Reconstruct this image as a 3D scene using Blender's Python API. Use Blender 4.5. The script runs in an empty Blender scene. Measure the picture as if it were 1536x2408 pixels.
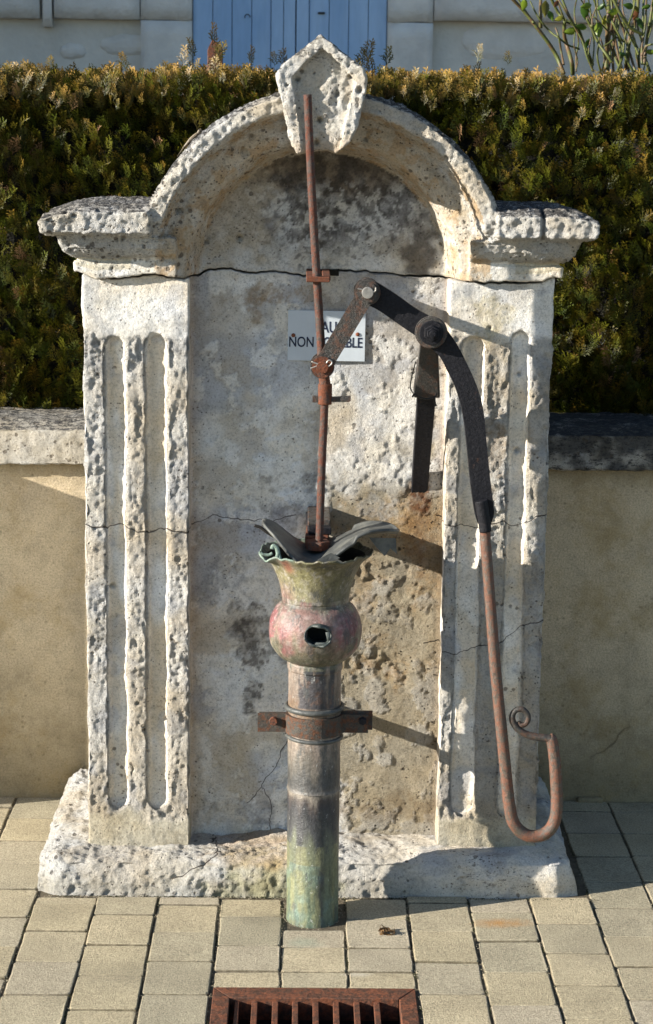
import bpy, bmesh, math, random
import numpy as np
from mathutils import Vector, Matrix, Euler

# ------------------------------------------------------------------ camera, sky, sun, exposure
SC = bpy.context.scene
COL = SC.collection
random.seed(7); RNG = np.random.RandomState(7)

FPX = 4700.0                                    # focal length in units of the 1536 px wide picture
PITCH, YAW, ROLL = math.atan(907/FPX), -math.atan(59/FPX), math.radians(.7)
CAMPOS = np.array([0, -4.7, 1.8])
def _rx(a): c, s = math.cos(a), math.sin(a); return np.array([[1,0,0],[0,c,-s],[0,s,c]])
def _rz(a): c, s = math.cos(a), math.sin(a); return np.array([[c,-s,0],[s,c,0],[0,0,1]])
CR = _rz(YAW) @ _rx(math.pi/2-PITCH) @ _rz(ROLL)
cam_d = bpy.data.cameras.new('camera'); cam = bpy.data.objects.new('camera', cam_d); COL.objects.link(cam)
M4 = Matrix([list(CR[i])+[CAMPOS[i]] for i in range(3)]+[[0,0,0,1]])
cam.matrix_world = M4
cam_d.sensor_fit = 'HORIZONTAL'; cam_d.sensor_width = 36; cam_d.lens = FPX/1536*36
cam_d.clip_start = .05; cam_d.clip_end = 600
cam_d.dof.use_dof = True; cam_d.dof.focus_distance = 4.75; cam_d.dof.aperture_fstop = 13
SC.camera = cam

SUN = Vector((3.35, 1.0, -1.16)).normalized()   # direction the light travels
elev = math.asin(-SUN.z); rot = math.atan2(-SUN.x, -SUN.y)
world = bpy.data.worlds.new('World'); SC.world = world; world.use_nodes = True
wn = world.node_tree.nodes; wl = world.node_tree.links
sky = wn.new('ShaderNodeTexSky'); sky.sky_type = 'NISHITA'; sky.sun_disc = False
sky.sun_elevation = elev; sky.sun_rotation = rot % (2*math.pi); sky.air_density = 1.0; sky.dust_density = .3; sky.ozone_density = 2.5
wl.new(sky.outputs[0], wn['Background'].inputs[0]); wn['Background'].inputs[1].default_value = .078
sd = bpy.data.lights.new('sun', 'SUN'); sd.energy = 5.0; sd.angle = math.radians(.5); sd.color = (1, .94, .84)
so = bpy.data.objects.new('sun', sd); COL.objects.link(so)
so.rotation_euler = SUN.to_track_quat('-Z', 'Y').to_euler()
SC.view_settings.view_transform = 'Standard'; SC.view_settings.look = 'None'
SC.view_settings.exposure = 1.27; SC.view_settings.gamma = 1; SC.view_settings.use_curve_mapping = False

# a point of the photograph (1536 px wide) put on the vertical plane y = Y, or on the ground
def P(px, py, Y):
    d = CR @ np.array([(px-768)/FPX, (1204-py)/FPX, -1.0]); t = (Y-CAMPOS[1])/d[1]; return CAMPOS+t*d
def G(px, py, z=0):
    d = CR @ np.array([(px-768)/FPX, (1204-py)/FPX, -1.0]); t = (z-CAMPOS[2])/d[2]; return CAMPOS+t*d

# ------------------------------------------------------------------ small helpers
def tag(o, label=None, cat=None, group=None, kind=None):
    if label: o['label'] = label
    if cat: o['category'] = cat
    if group: o['group'] = group
    if kind: o['kind'] = kind
    return o
def link(name, me, mat=None, parent=None):
    o = bpy.data.objects.new(name, me); COL.objects.link(o)
    if mat is not None and not me.materials: me.materials.append(mat)
    if parent is not None: o.parent = parent
    return o
def empty(name, label, cat, group=None, loc=(0,0,0)):
    o = bpy.data.objects.new(name, None); COL.objects.link(o); o.location = loc
    o.empty_display_size = .05
    return tag(o, label, cat, group)
def meshnp(name, V, F, smooth=True, attrs=None):
    """V (n,3), F (m,k) equal sized faces"""
    me = bpy.data.meshes.new(name); V = np.asarray(V, np.float32); F = np.asarray(F, np.int32); k = F.shape[1]
    me.vertices.add(len(V)); me.vertices.foreach_set('co', V.ravel())
    me.loops.add(F.size); me.loops.foreach_set('vertex_index', F.ravel())
    me.polygons.add(len(F)); me.polygons.foreach_set('loop_start', np.arange(0, F.size, k, dtype=np.int32))
    me.polygons.foreach_set('loop_total', np.full(len(F), k, np.int32))
    me.polygons.foreach_set('use_smooth', np.full(len(F), smooth))
    me.update(calc_edges=True); me.validate()
    if attrs:
        for an, a in attrs.items(): setattr_(me, an, a)
    return me
def setattr_(me, an, a):
    a = np.asarray(a, np.float32)
    if a.ndim == 2:
        at = me.attributes.new(an, 'FLOAT_COLOR', 'POINT'); b = np.ones((len(a), 4), np.float32); b[:, :3] = a
        at.data.foreach_set('color', b.ravel())
    else:
        at = me.attributes.new(an, 'FLOAT', 'POINT'); at.data.foreach_set('value', a)
def bm2me(bm, name, smooth=False):
    bmesh.ops.recalc_face_normals(bm, faces=bm.faces)
    me = bpy.data.meshes.new(name); bm.to_mesh(me); bm.free()
    if smooth:
        for p in me.polygons: p.use_smooth = True
    return me
def box(bm, x0, x1, y0, y1, z0, z1, M=None):
    vs = [bm.verts.new((x, y, z)) for x in (x0, x1) for y in (y0, y1) for z in (z0, z1)]
    for f in ((0,1,3,2),(4,6,7,5),(0,4,5,1),(2,3,7,6),(0,2,6,4),(1,5,7,3)): bm.faces.new([vs[i] for i in f])
    if M is not None:
        for v in vs: v.co = M @ v.co
    return vs
def prism(bm, pts, y0, y1):
    """outline (x,z) extruded along y"""
    a = [bm.verts.new((p[0], y0, p[1])) for p in pts]; b = [bm.verts.new((p[0], y1, p[1])) for p in pts]
    n = len(pts); bm.faces.new(a); bm.faces.new(b[::-1])
    for i in range(n): bm.faces.new((a[i], b[i], b[(i+1) % n], a[(i+1) % n]))
def bevel(bm, w, seg=2):
    bmesh.ops.bevel(bm, geom=bm.edges[:], offset=w, segments=seg, affect='EDGES', profile=.6)
def cyl(bm, c, axis, r, h, n=24, r2=None, start=0):
    """cylinder centred c along axis"""
    ax = Vector(axis).normalized(); q = ax.to_track_quat('Z', 'Y').to_matrix().to_4x4()
    M = Matrix.Translation(Vector(c)) @ q @ Matrix.Rotation(start, 4, 'Z')
    bmesh.ops.create_cone(bm, cap_ends=True, segments=n, radius1=r, radius2=r if r2 is None else r2, depth=h, matrix=M)
def catmull(pts, n=8):
    pts = [np.array(p, float) for p in pts]; out = []
    for i in range(len(pts)-1):
        p0 = pts[max(i-1, 0)]; p1 = pts[i]; p2 = pts[i+1]; p3 = pts[min(i+2, len(pts)-1)]
        for k in range(n):
            t = k/n; out.append(.5*((2*p1)+(-p0+p2)*t+(2*p0-5*p1+4*p2-p3)*t*t+(-p0+3*p1-3*p2+p3)*t**3))
    out.append(pts[-1]); return np.array(out)
def tube(pts, rad, seg=14, flat=None, name='tube', noise=0):
    """pts (n,3); rad scalar or list; flat: (list of) depth scale of the section"""
    pts = np.asarray(pts, float); n = len(pts); rad = np.broadcast_to(np.asarray(rad, float), (n,))
    T = np.gradient(pts, axis=0); T /= np.linalg.norm(T, axis=1)[:, None]+1e-9
    ref = np.array([0, 1, 0.]); V = []
    if abs(T[0] @ ref) > .9: ref = np.array([1., 0, 0])
    for i in range(n):
        s = np.cross(T[i], ref); s /= np.linalg.norm(s); u = np.cross(s, T[i]); ref = u
        fl = 1 if flat is None else (flat[i] if hasattr(flat, '__len__') else flat)
        for k in range(seg):
            a = 2*math.pi*k/seg
            rr = rad[i]*(1+noise*random.uniform(-1, 1)); V.append(pts[i]+rr*(math.cos(a)*s+math.sin(a)*u*fl))
    F = []
    for i in range(n-1):
        for k in range(seg):
            F.append((i*seg+k, i*seg+(k+1) % seg, (i+1)*seg+(k+1) % seg, (i+1)*seg+k))
    me = bpy.data.meshes.new(name)
    me.from_pydata([tuple(v) for v in V], [], F+[tuple(range(seg))[::-1], tuple((n-1)*seg+k for k in range(seg))])
    for p in me.polygons: p.use_smooth = len(p.vertices) == 4
    return me

# ------------------------------------------------------------------ numpy noise
_p = np.random.RandomState(3).permutation(256).astype(np.int32); PERM = np.concatenate([_p, _p])
_g = np.random.RandomState(4).normal(size=(256, 3)); GR = (_g/np.linalg.norm(_g, axis=1)[:, None]).astype(np.float32)
def perlin(p, seed=0):
    p = p+seed*17.31; i = np.floor(p).astype(np.int32); f = (p-i).astype(np.float32); i &= 255
    u = f*f*f*(f*(f*6-15)+10); r = 0
    for a in (0, 1):
        for b in (0, 1):
            for c in (0, 1):
                h = PERM[(PERM[(PERM[(i[:,0]+a) & 255]+i[:,1]+b) & 255]+i[:,2]+c) & 255]
                g = GR[h]; d = g[:,0]*(f[:,0]-a)+g[:,1]*(f[:,1]-b)+g[:,2]*(f[:,2]-c)
                w = (u[:,0] if a else 1-u[:,0])*(u[:,1] if b else 1-u[:,1])*(u[:,2] if c else 1-u[:,2]); r = r+w*d
    return r*1.6
def fbm(p, freq, octv=3, seed=0, gain=.5):
    r = 0; a = 1
    for k in range(octv): r = r+a*perlin(p*freq*2**k, seed+k*5); a *= gain
    return r
def ss(x, a, b):
    t = np.clip((x-a)/(b-a), 0, 1); return t*t*(3-2*t)
def pits(p, cell, prob, rmin, rmax, seed=0, stretch=(1,1,1)):
    q = p*np.array(stretch)/cell; i = np.floor(q).astype(np.int64); best = np.zeros(len(p), np.float32)
    for dx in (-1,0,1):
        for dy in (-1,0,1):
            for dz in (-1,0,1):
                c = i+np.array([dx,dy,dz]); h = (c[:,0]*73856093 ^ c[:,1]*19349663 ^ c[:,2]*83492791 ^ seed*7919) & 0x7fffffff
                def rnd(k): return (((h*(2*k+1)*2654435761) >> 7) & 0xffff)/65535.
                d = np.linalg.norm(q-(c+np.stack([rnd(1), rnd(2), rnd(3)], 1)), axis=1)*cell
                r = rmin+(rmax-rmin)*rnd(4)**2; ok = rnd(5) < prob
                best = np.maximum(best, np.where(ok, np.clip(1-(d/r)**2, 0, 1), 0))
    return best

# ------------------------------------------------------------------ materials
def newmat(name):
    m = bpy.data.materials.new(name); m.use_nodes = True; return m, m.node_tree.nodes, m.node_tree.links, m.node_tree.nodes['Principled BSDF']
class NB:
    """tiny node builder"""
    def __init__(s, name): s.m, s.n, s.l, s.b = newmat(name); s.tc = s.n.new('ShaderNodeTexCoord'); s.co = s.tc.outputs['Object']
    def mapc(s, scale, src=None):
        n = s.n.new('ShaderNodeMapping'); n.inputs['Scale'].default_value = scale; s.l.new(src or s.co, n.inputs[0]); return n.outputs[0]
    def noise(s, scale, detail=4, rough=.55, co=None, dist=0):
        n = s.n.new('ShaderNodeTexNoise'); n.inputs['Scale'].default_value = scale; n.inputs['Detail'].default_value = detail
        n.inputs['Roughness'].default_value = rough; n.inputs['Distortion'].default_value = dist; s.l.new(co or s.co, n.inputs['Vector']); return n.outputs['Fac']
    def voro(s, scale, co=None, feat='F1', rnd=1):
        n = s.n.new('ShaderNodeTexVoronoi'); n.feature = feat; n.inputs['Scale'].default_value = scale; n.inputs['Randomness'].default_value = rnd
        s.l.new(co or s.co, n.inputs['Vector']); return n.outputs['Distance']
    def ramp(s, src, *stops):
        n = s.n.new('ShaderNodeValToRGB'); e = n.color_ramp.elements
        while len(e) < len(stops): e.new(.5)
        for k, (p, c) in enumerate(stops):
            e[k].position = p; e[k].color = (c, c, c, 1) if not hasattr(c, '__len__') else (*c, 1)
        s.l.new(src, n.inputs[0]); return n.outputs[0]
    def mix(s, a, b, fac, mode='MIX'):
        n = s.n.new('ShaderNodeMix'); n.data_type = 'RGBA'; n.blend_type = mode
        for sock, v in ((n.inputs[0], fac), (n.inputs[6], a), (n.inputs[7], b)):
            if hasattr(v, 'is_linked') or hasattr(v, 'links'): s.l.new(v, sock)
            elif hasattr(v, '__len__'): sock.default_value = (*v, 1)
            else: sock.default_value = v
        return n.outputs[2]
    def math(s, op, a, b=0., c=None):
        n = s.n.new('ShaderNodeMath'); n.operation = op
        for k, v in enumerate((a, b) if c is None else (a, b, c)):
            if hasattr(v, 'links'): s.l.new(v, n.inputs[k])
            else: n.inputs[k].default_value = v
        return n.outputs[0]
    def attr(s, name, vec=True):
        n = s.n.new('ShaderNodeAttribute'); n.attribute_name = name; return n.outputs['Color'] if vec else n.outputs['Fac']
    def bump(s, h, dist=.002, strength=1, nrm=None):
        n = s.n.new('ShaderNodeBump'); n.inputs['Distance'].default_value = dist
        if hasattr(strength, 'links'): s.l.new(strength, n.inputs['Strength'])
        else: n.inputs['Strength'].default_value = strength
        s.l.new(h, n.inputs['Height'])
        if nrm is not None: s.l.new(nrm, n.inputs['Normal'])
        return n.outputs[0]
    def out(s, col=None, rough=.9, nrm=None, metal=0, spec=.3):
        if col is not None:
            if hasattr(col, 'links'): s.l.new(col, s.b.inputs['Base Color'])
            else: s.b.inputs['Base Color'].default_value = (*col, 1)
        if hasattr(rough, 'links'): s.l.new(rough, s.b.inputs['Roughness'])
        else: s.b.inputs['Roughness'].default_value = rough
        s.b.inputs['Metallic'].default_value = metal; s.b.inputs['Specular IOR Level'].default_value = spec
        if nrm is not None: s.l.new(nrm, s.b.inputs['Normal'])
        return s.m

def mat_stone():
    s = NB('weathered_limestone'); c = s.attr('Col'); rg = s.attr('Rough', False); li = s.attr('Lich', False); ck = s.attr('Crack', False)
    n1 = s.noise(38, 6, .65); n2 = s.noise(190, 4, .7); n3 = s.noise(9, 4, .6)
    c = s.mix(c, (1,1,1), s.ramp(n1, (.35, 0), (.8, .0)), 'MULTIPLY')
    c = s.mix(c, s.ramp(n1, (.30, .72), (.46, 1), (.7, 1.08)), 1, 'MULTIPLY')
    c = s.mix(c, s.ramp(n2, (.30, .62), (.48, 1), (.7, 1.14)), 1, 'MULTIPLY')
    c = s.mix(c, s.ramp(n3, (.35, (.93,.86,.74)), (.6, (1,1,1))), .8, 'MULTIPLY')
    # little black pores and specks
    v1 = s.voro(85); v2 = s.voro(230); gate = s.ramp(s.noise(14, 3, .6), (.44, 0), (.62, 1))
    sp1 = s.math('MULTIPLY', s.ramp(v1, (.13, 1), (.2, 0)), gate)
    sp2 = s.math('MULTIPLY', s.ramp(v2, (.16, 1), (.24, 0)), s.ramp(s.noise(20, 3, .6), (.42, .1), (.65, .8)))
    c = s.mix(c, (.06,.05,.045), s.math('MULTIPLY', sp1, .8)); c = s.mix(c, (.1,.085,.07), s.math('MULTIPLY', sp2, .65))
    pa = s.attr('Pit', False)
    v3 = s.voro(42); v4 = s.voro(75, co=s.mapc((1.0, 1, 1.35)))
    dn_ = s.math('MULTIPLY', s.math('SUBTRACT', s.noise(110, 3, .6), .5), .22)
    sp3 = s.math('MULTIPLY', s.ramp(s.math('ADD', v3, dn_), (.17, 1), (.24, 0)), s.ramp(s.math('ADD', s.noise(11, 3, .6), s.math('MULTIPLY', pa, .30)), (.60, 0), (.64, 1)))
    sp4 = s.math('MULTIPLY', s.ramp(s.math('ADD', v4, dn_), (.17, 1), (.24, 0)), s.ramp(s.math('ADD', s.noise(17, 3, .6), s.math('MULTIPLY', pa, .30)), (.60, 0), (.64, 1)))
    sp5 = s.math('MAXIMUM', sp3, sp4); c = s.mix(c, (.10,.08,.06), s.math('MULTIPLY', sp5, .72))
    # black and grey lichen on weather faces
    lm = s.noise(95, 6, .8, co=s.mapc((.5, 1, 1.3))); lv = s.math('ADD', lm, s.math('MULTIPLY', li, .15))
    lf = s.math('MULTIPLY', s.ramp(lv, (.60, 0), (.68, 1)), s.ramp(li, (.03, 0), (.25, 1)))
    c = s.mix(c, (.035,.035,.038), s.math('MULTIPLY', lf, .88))
    # cracks
    ca = s.math('ABSOLUTE', s.math('ADD', ck, s.math('MULTIPLY', s.math('SUBTRACT', s.noise(60, 3), .5), .006)))
    cm = s.ramp(s.math('MULTIPLY', ca, 100), (.07, 1), (.17, 0)); c = s.mix(c, (.05,.04,.035), s.math('MULTIPLY', cm, .85))
    h = s.math('ADD', s.math('MULTIPLY', s.noise(130, 8, .8), 2.0), s.math('MULTIPLY', s.noise(48, 5, .7), .8))
    h = s.math('SUBTRACT', h, s.math('MULTIPLY', sp1, .9)); h = s.math('SUBTRACT', h, s.math('MULTIPLY', sp5, 1.6)); h = s.math('SUBTRACT', h, s.math('MULTIPLY', sp2, .35)); h = s.math('SUBTRACT', h, s.math('MULTIPLY', cm, 1.5))
    nr = s.bump(h, .0105, rg)
    return s.out(c, .93, nr, spec=.15)

def mat_simple(name, col, rough=.8, n_scale=40, var=.25, bump=.001, bscale=None, metal=0, spec=.3, col2=None, c2=(.5,.65)):
    s = NB(name); n = s.noise(n_scale, 5, .6); c = s.mix(tuple(col), s.ramp(n, (.3, 1-var), (.7, 1+var)), 1, 'MULTIPLY')
    if col2 is not None: c = s.mix(c, tuple(col2), s.ramp(s.noise(n_scale*.6, 5, .65), (c2[0], 0), (c2[1], 1)))
    return s.out(c, rough, s.bump(s.noise(bscale or n_scale*3, 4, .6), bump, 1), metal, spec)

def mat_rust(name, iron, rust, amount, rough=.75, scale=60, spec=.3):
    s = NB(name); n = s.noise(scale, 6, .7); f = s.ramp(n, (.62-amount*.35, 0), (.74-amount*.3, 1))
    c = s.mix(tuple(iron), tuple(rust), f)
    c = s.mix(c, s.ramp(s.noise(scale*4, 4, .7), (.3, .55), (.7, 1.35)), 1, 'MULTIPLY')
    c = s.mix(c, (.24,.10,.05), s.math('MULTIPLY', s.ramp(s.noise(scale*1.7, 5, .7), (.6, 0), (.75, 1)), amount*.3))
    r = s.ramp(f, (0, rough-.2), (1, rough+.15))
    return s.out(c, r, s.bump(s.math('ADD', s.noise(scale*3, 6, .75), s.math('MULTIPLY', s.noise(scale*.7, 3, .6), 1.2)), .0026, .9), .0, spec)

def mat_vcol(name, rough=.6, nscale=120, bump=.0008, spec=.35, var=.3, streak=False):
    s = NB(name); c = s.attr('Col'); c = s.mix(c, s.ramp(s.noise(nscale, 5, .7), (.3, 1-var), (.7, 1+var)), 1, 'MULTIPLY')
    if streak:
        c = s.mix(c, s.ramp(s.noise(nscale*.5, 6, .75, co=s.mapc((1, 1, .16))), (.32, .35), (.5, 1), (.7, 1.25)), .85, 'MULTIPLY')
        c = s.mix(c, (.05,.055,.055), s.math('MULTIPLY', s.ramp(s.noise(nscale*.28, 7, .75, co=s.mapc((1, 1, .35))), (.56, 0), (.61, 1)), .65))
        c = s.mix(c, (.45,.45,.42), s.math('MULTIPLY', s.ramp(s.noise(nscale*.8, 7, .8, co=s.mapc((1, 1, .5))), (.62, 0), (.65, 1)), .7))
    return s.out(c, rough, s.bump(s.noise(nscale*1.5, 4, .65), bump, 1), 0, spec)

def mat_paver():
    s = NB('concrete_paver'); oi = s.n.new('ShaderNodeObjectInfo')
    c = s.ramp(oi.outputs['Random'], (0, (.38,.325,.215)), (.35, (.43,.365,.245)), (.7, (.345,.305,.215)), (1, (.405,.35,.255)))
    co = s.n.new('ShaderNodeNewGeometry').outputs['Position']
    c = s.mix(c, s.ramp(s.noise(6, 5, .6, co=co), (.3, .82), (.7, 1.12)), 1, 'MULTIPLY')
    c = s.mix(c, s.ramp(s.noise(230, 6, .85, co=co), (.36, .4), (.48, 1), (.63, 1.5)), 1, 'MULTIPLY')
    v = s.voro(300, co=co); c = s.mix(c, (.10,.09,.075), s.math('MULTIPLY', s.ramp(v, (.12, 1), (.22, 0)), s.ramp(s.noise(60, 3, .6, co=co), (.5, 0), (.6, .8))))
    # a rust coloured stain and a faint green one, where drips have dried
    for (px, py, col, rx_, ry_, k) in ((1178, 2172, (.42,.20,.05), .085, .035, .75), (715, 2215, (.24,.33,.25), .05, .04, .45), (840, 2290, (.62,.58,.5), .04, .02, .4), (300, 2300, (.2,.18,.13), .16, .09, .45), (1400, 2250, (.24,.21,.15), .12, .10, .4), (110, 2150, (.25,.22,.15), .10, .12, .4), (690, 2160, (.13,.12,.09), .16, .05, .5)):
        g = G(px, py); mp = s.n.new('ShaderNodeMapping'); mp.vector_type = 'POINT'; mp.inputs['Location'].default_value = (-g[0]/rx_, -g[1]/ry_, 0); mp.inputs['Scale'].default_value = (1/rx_, 1/ry_, 0)
        s.l.new(co, mp.inputs[0]); ln = s.n.new('ShaderNodeVectorMath'); ln.operation = 'LENGTH'; s.l.new(mp.outputs[0], ln.inputs[0])
        d = s.math('ADD', ln.outputs['Value'], s.math('MULTIPLY', s.math('SUBTRACT', s.noise(40, 5, .7, co=co), .5), 1.4))
        c = s.mix(c, col, s.math('MULTIPLY', s.ramp(d, (.0, 1), (1., 0)), k))
    c = s.mix(c, (.12,.10,.065), s.math('MULTIPLY', s.math('MULTIPLY', s.attr('Edge', False), s.ramp(s.noise(70, 4, .7, co=co), (.35, .5), (.6, 1))), .9))  # joint shade painted dark onto the paver edges, together with dirt
    h = s.math('ADD', s.noise(350, 4, .7, co=co), s.math('MULTIPLY', s.noise(60, 3, .6, co=co), .6))
    return s.out(c, .92, s.bump(h, .0035, 1), 0, .15)

def mat_render_wall():
    s = NB('lime_render'); c = s.mix((.62,.51,.345), (.53,.435,.30), s.ramp(s.noise(3, 5, .6), (.4, 0), (.65, 1)))
    c = s.mix(c, s.ramp(s.noise(210, 6, .8), (.34, .55), (.5, 1), (.68, 1.3)), 1, 'MULTIPLY')
    sp = s.math('MULTIPLY', s.ramp(s.voro(55), (.10, 1), (.3, 0)), s.ramp(s.noise(9, 4, .7), (.46, 0), (.6, .55)))
    c = s.mix(c, (.17,.14,.09), sp)
    pos = s.n.new('ShaderNodeSeparateXYZ'); s.l.new(s.n.new('ShaderNodeNewGeometry').outputs['Position'], pos.inputs[0])
    zz = s.math('ADD', pos.outputs[2], s.math('MULTIPLY', s.math('SUBTRACT', s.noise(5, 5, .7), .5), .55))
    c = s.mix(c, (.20,.155,.075), s.math('MULTIPLY', s.ramp(zz, (.05, 1), (.42, 0)), .65))
    c = s.mix(c, s.ramp(s.noise(14, 7, .75), (.3, .72), (.5, 1), (.7, 1.14)), 1, 'MULTIPLY')
    vs_ = s.n.new('ShaderNodeTexVoronoi'); vs_.feature = 'DISTANCE_TO_EDGE'; vs_.inputs['Scale'].default_value = 1.15; wp = s.n.new('ShaderNodeMixRGB'); wp.inputs[0].default_value = .12
    nn_ = s.n.new('ShaderNodeTexNoise'); nn_.inputs['Scale'].default_value = 7; nn_.inputs['Detail'].default_value = 6; s.l.new(s.co, nn_.inputs['Vector']); s.l.new(s.co, wp.inputs[1]); s.l.new(nn_.outputs['Color'], wp.inputs[2]); s.l.new(wp.outputs[0], vs_.inputs['Vector'])
    ckw = s.math('MULTIPLY', s.ramp(vs_.outputs['Distance'], (.0, 1), (.0045, 0)), s.ramp(s.noise(2.3, 2), (.5, 0), (.56, .75))); c = s.mix(c, (.09,.07,.05), ckw)
    c = s.mix(c, (.33,.22,.07), s.math('MULTIPLY', s.ramp(s.noise(4.3, 6, .7), (.50, 0), (.66, 1)), .5))
    zt = s.math('ADD', pos.outputs[2], s.math('MULTIPLY', s.math('SUBTRACT', s.noise(12, 4, .7), .5), .06)); c = s.mix(c, (.16,.13,.07), s.math('MULTIPLY', s.ramp(zt, (.86, 0), (.925, 1)), .6))
    h = s.math('ADD', s.noise(190, 6, .75), s.math('MULTIPLY', s.noise(35, 3), .5))
    return s.out(c, .95, s.bump(h, .004, 1), 0, .1)

M = {}
M['stone'] = mat_stone(); M['paver'] = mat_paver(); M['wallr'] = mat_render_wall()
M['sand'] = mat_simple('joint_sand', (.11,.09,.06), .95, 60, .4, .004)
M['ground'] = mat_simple('compacted_gravel', (.26,.23,.17), .95, 12, .3, .006, 90)
M['soil'] = mat_simple('garden_soil', (.09,.065,.04), .95, 14, .4, .01, 40)
M['rust'] = mat_rust('rusty_steel', (.075,.045,.034), (.135,.045,.022), .7)
M['rustrod'] = mat_rust('rusty_rod_steel', (.065,.048,.040), (.115,.042,.026), .55, scale=80)
M['iron'] = mat_rust('black_painted_iron', (.016,.016,.019), (.05,.028,.02), .02, .6, 45, .1)
M['irong'] = mat_rust('grey_forged_iron', (.05,.046,.041), (.085,.045,.03), .35, .5, 60)
M['handle'] = mat_rust('worn_handle_steel', (.085,.07,.055), (.15,.062,.036), .55, .5, 75, .45)
M['lead'] = mat_simple('oxidised_lead_sheet', (.060,.063,.060), .5, 30, .35, .002, 70, 0, .4, col2=(.12,.12,.105))
M['steel'] = mat_simple('dull_steel_pin', (.35,.33,.3), .45, 60, .3, .0006, 200, .6)
M['grate'] = mat_rust('rusty_grate_steel', (.085,.042,.027), (.165,.058,.028), .55, .8, 40)
M['pit'] = mat_simple('dark_drain_concrete', (.04,.04,.042), .9)
M['patina'] = mat_vcol('patinated_copper', .5, 110, .0016, .4, .3, True)
M['darkin'] = mat_simple('sooty_copper_inside', (.012,.014,.013), .8)  # near-black colour standing for the shade inside mouth and spout
M['sign'] = mat_simple('pale_grey_sign_plastic', (.50,.545,.585), .35, 25, .05, .0002, 100, 0, .45)
M['ink'] = mat_simple('dark_blue_engraving', (.012,.018,.045), .6)
M['screw'] = mat_simple('rusty_screw', (.16,.05,.025), .8)
def mat_shutter():
    s = NB('blue_shutter_paint'); c = s.mix((.28,.44,.66), (.38,.54,.74), s.ramp(s.noise(2.2, 4, .6, co=s.mapc((1.5,1,.6))), (.42, 0), (.6, 1)))
    c = s.mix(c, s.ramp(s.noise(60, 4, .7, co=s.mapc((1,1,.15))), (.3, .93), (.7, 1.05)), 1, 'MULTIPLY')
    return s.out(c, .5, s.bump(s.noise(120, 3, .6, co=s.mapc((1,1,.1))), .0006), 0, .35)
M['shutter'] = mat_shutter()
M['house'] = mat_simple('lime_washed_house_wall', (.60,.58,.52), .95, 4, .14, .006, 30, col2=(.44,.42,.37), c2=(.5,.75))
M['hblock'] = mat_simple('dressed_limestone_block', (.64,.62,.57), .93, 7, .14, .004, 60, col2=(.50,.48,.43), c2=(.55,.8))
M['tile'] = mat_simple('clay_roof_tile', (.33,.14,.08), .85, 20, .3)
def mat_leafv(name, rough=.55, trans=.25):
    s = NB(name); c = s.attr('Col'); m = s.out(c, rough, None, 0, .25)
    s.b.inputs['Subsurface Weight'].default_value = 0
    tr = s.n.new('ShaderNodeBsdfTranslucent'); s.l.new(c, tr.inputs[0]); mx = s.n.new('ShaderNodeMixShader'); mx.inputs[0].default_value = trans
    o = s.n['Material Output']; s.l.new(s.b.outputs[0], mx.inputs[1]); s.l.new(tr.outputs[0], mx.inputs[2]); s.l.new(mx.outputs[0], o.inputs[0]); return m
M['hedge'] = mat_leafv('conifer_scale_leaf', .45, .16); M['leaf'] = mat_leafv('rose_leaf', .35, .35)
M['core'] = mat_simple('shaded_twigs', (.012,.011,.007), .95, 60, .5, .01, 90)  # near-black colour standing for shade in the hedge gaps and guide slot
M['cane'] = mat_simple('rose_cane', (.10,.062,.03), .5, 40, .4, .001, 100, col2=(.085,.10,.025), c2=(.45,.55))
M['caneg'] = mat_simple('green_rose_cane', (.075,.085,.02), .55, 40, .3)
M['lizard'] = mat_vcol('lizard_skin', .5, 500, .0003, .4, .25)
M['dry'] = mat_simple('dry_leaf', (.15,.085,.035), .85, 200, .5)
M['wire'] = mat_simple('black_wire', (.02,.018,.016), .6)

# ------------------------------------------------------------------ ground, sand bed, pavers
def sheet(name, rects, z, mat, kind='structure'):
    bm = bmesh.new()
    for x0, x1, y0, y1 in rects: bm.faces.new([bm.verts.new(v) for v in ((x0,y0,z),(x1,y0,z),(x1,y1,z),(x0,y1,z))])
    return tag(link(name, bm2me(bm, name), mat), kind=kind)
PX0, PX1, PY0, PY1 = -1.646, 1.576, -1.62, .50
sheet('ground', ((-300, PX0, -300, 300), (PX1, 300, -300, 300), (PX0, PX1, -300, PY0), (PX0, PX1, .56, 300)), -.004, M['ground'])
GX0, GX1, GY0, GY1 = -.178, .251, -1.09, -.719
sheet('sand_bed', ((PX0, GX0+.02, PY0, .56), (GX1-.02, PX1, PY0, .56), (GX0+.02, GX1-.02, GY1-.02, .56), (GX0+.02, GX1-.02, PY0, GY0+.02)), -.0055, M['sand'])

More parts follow.
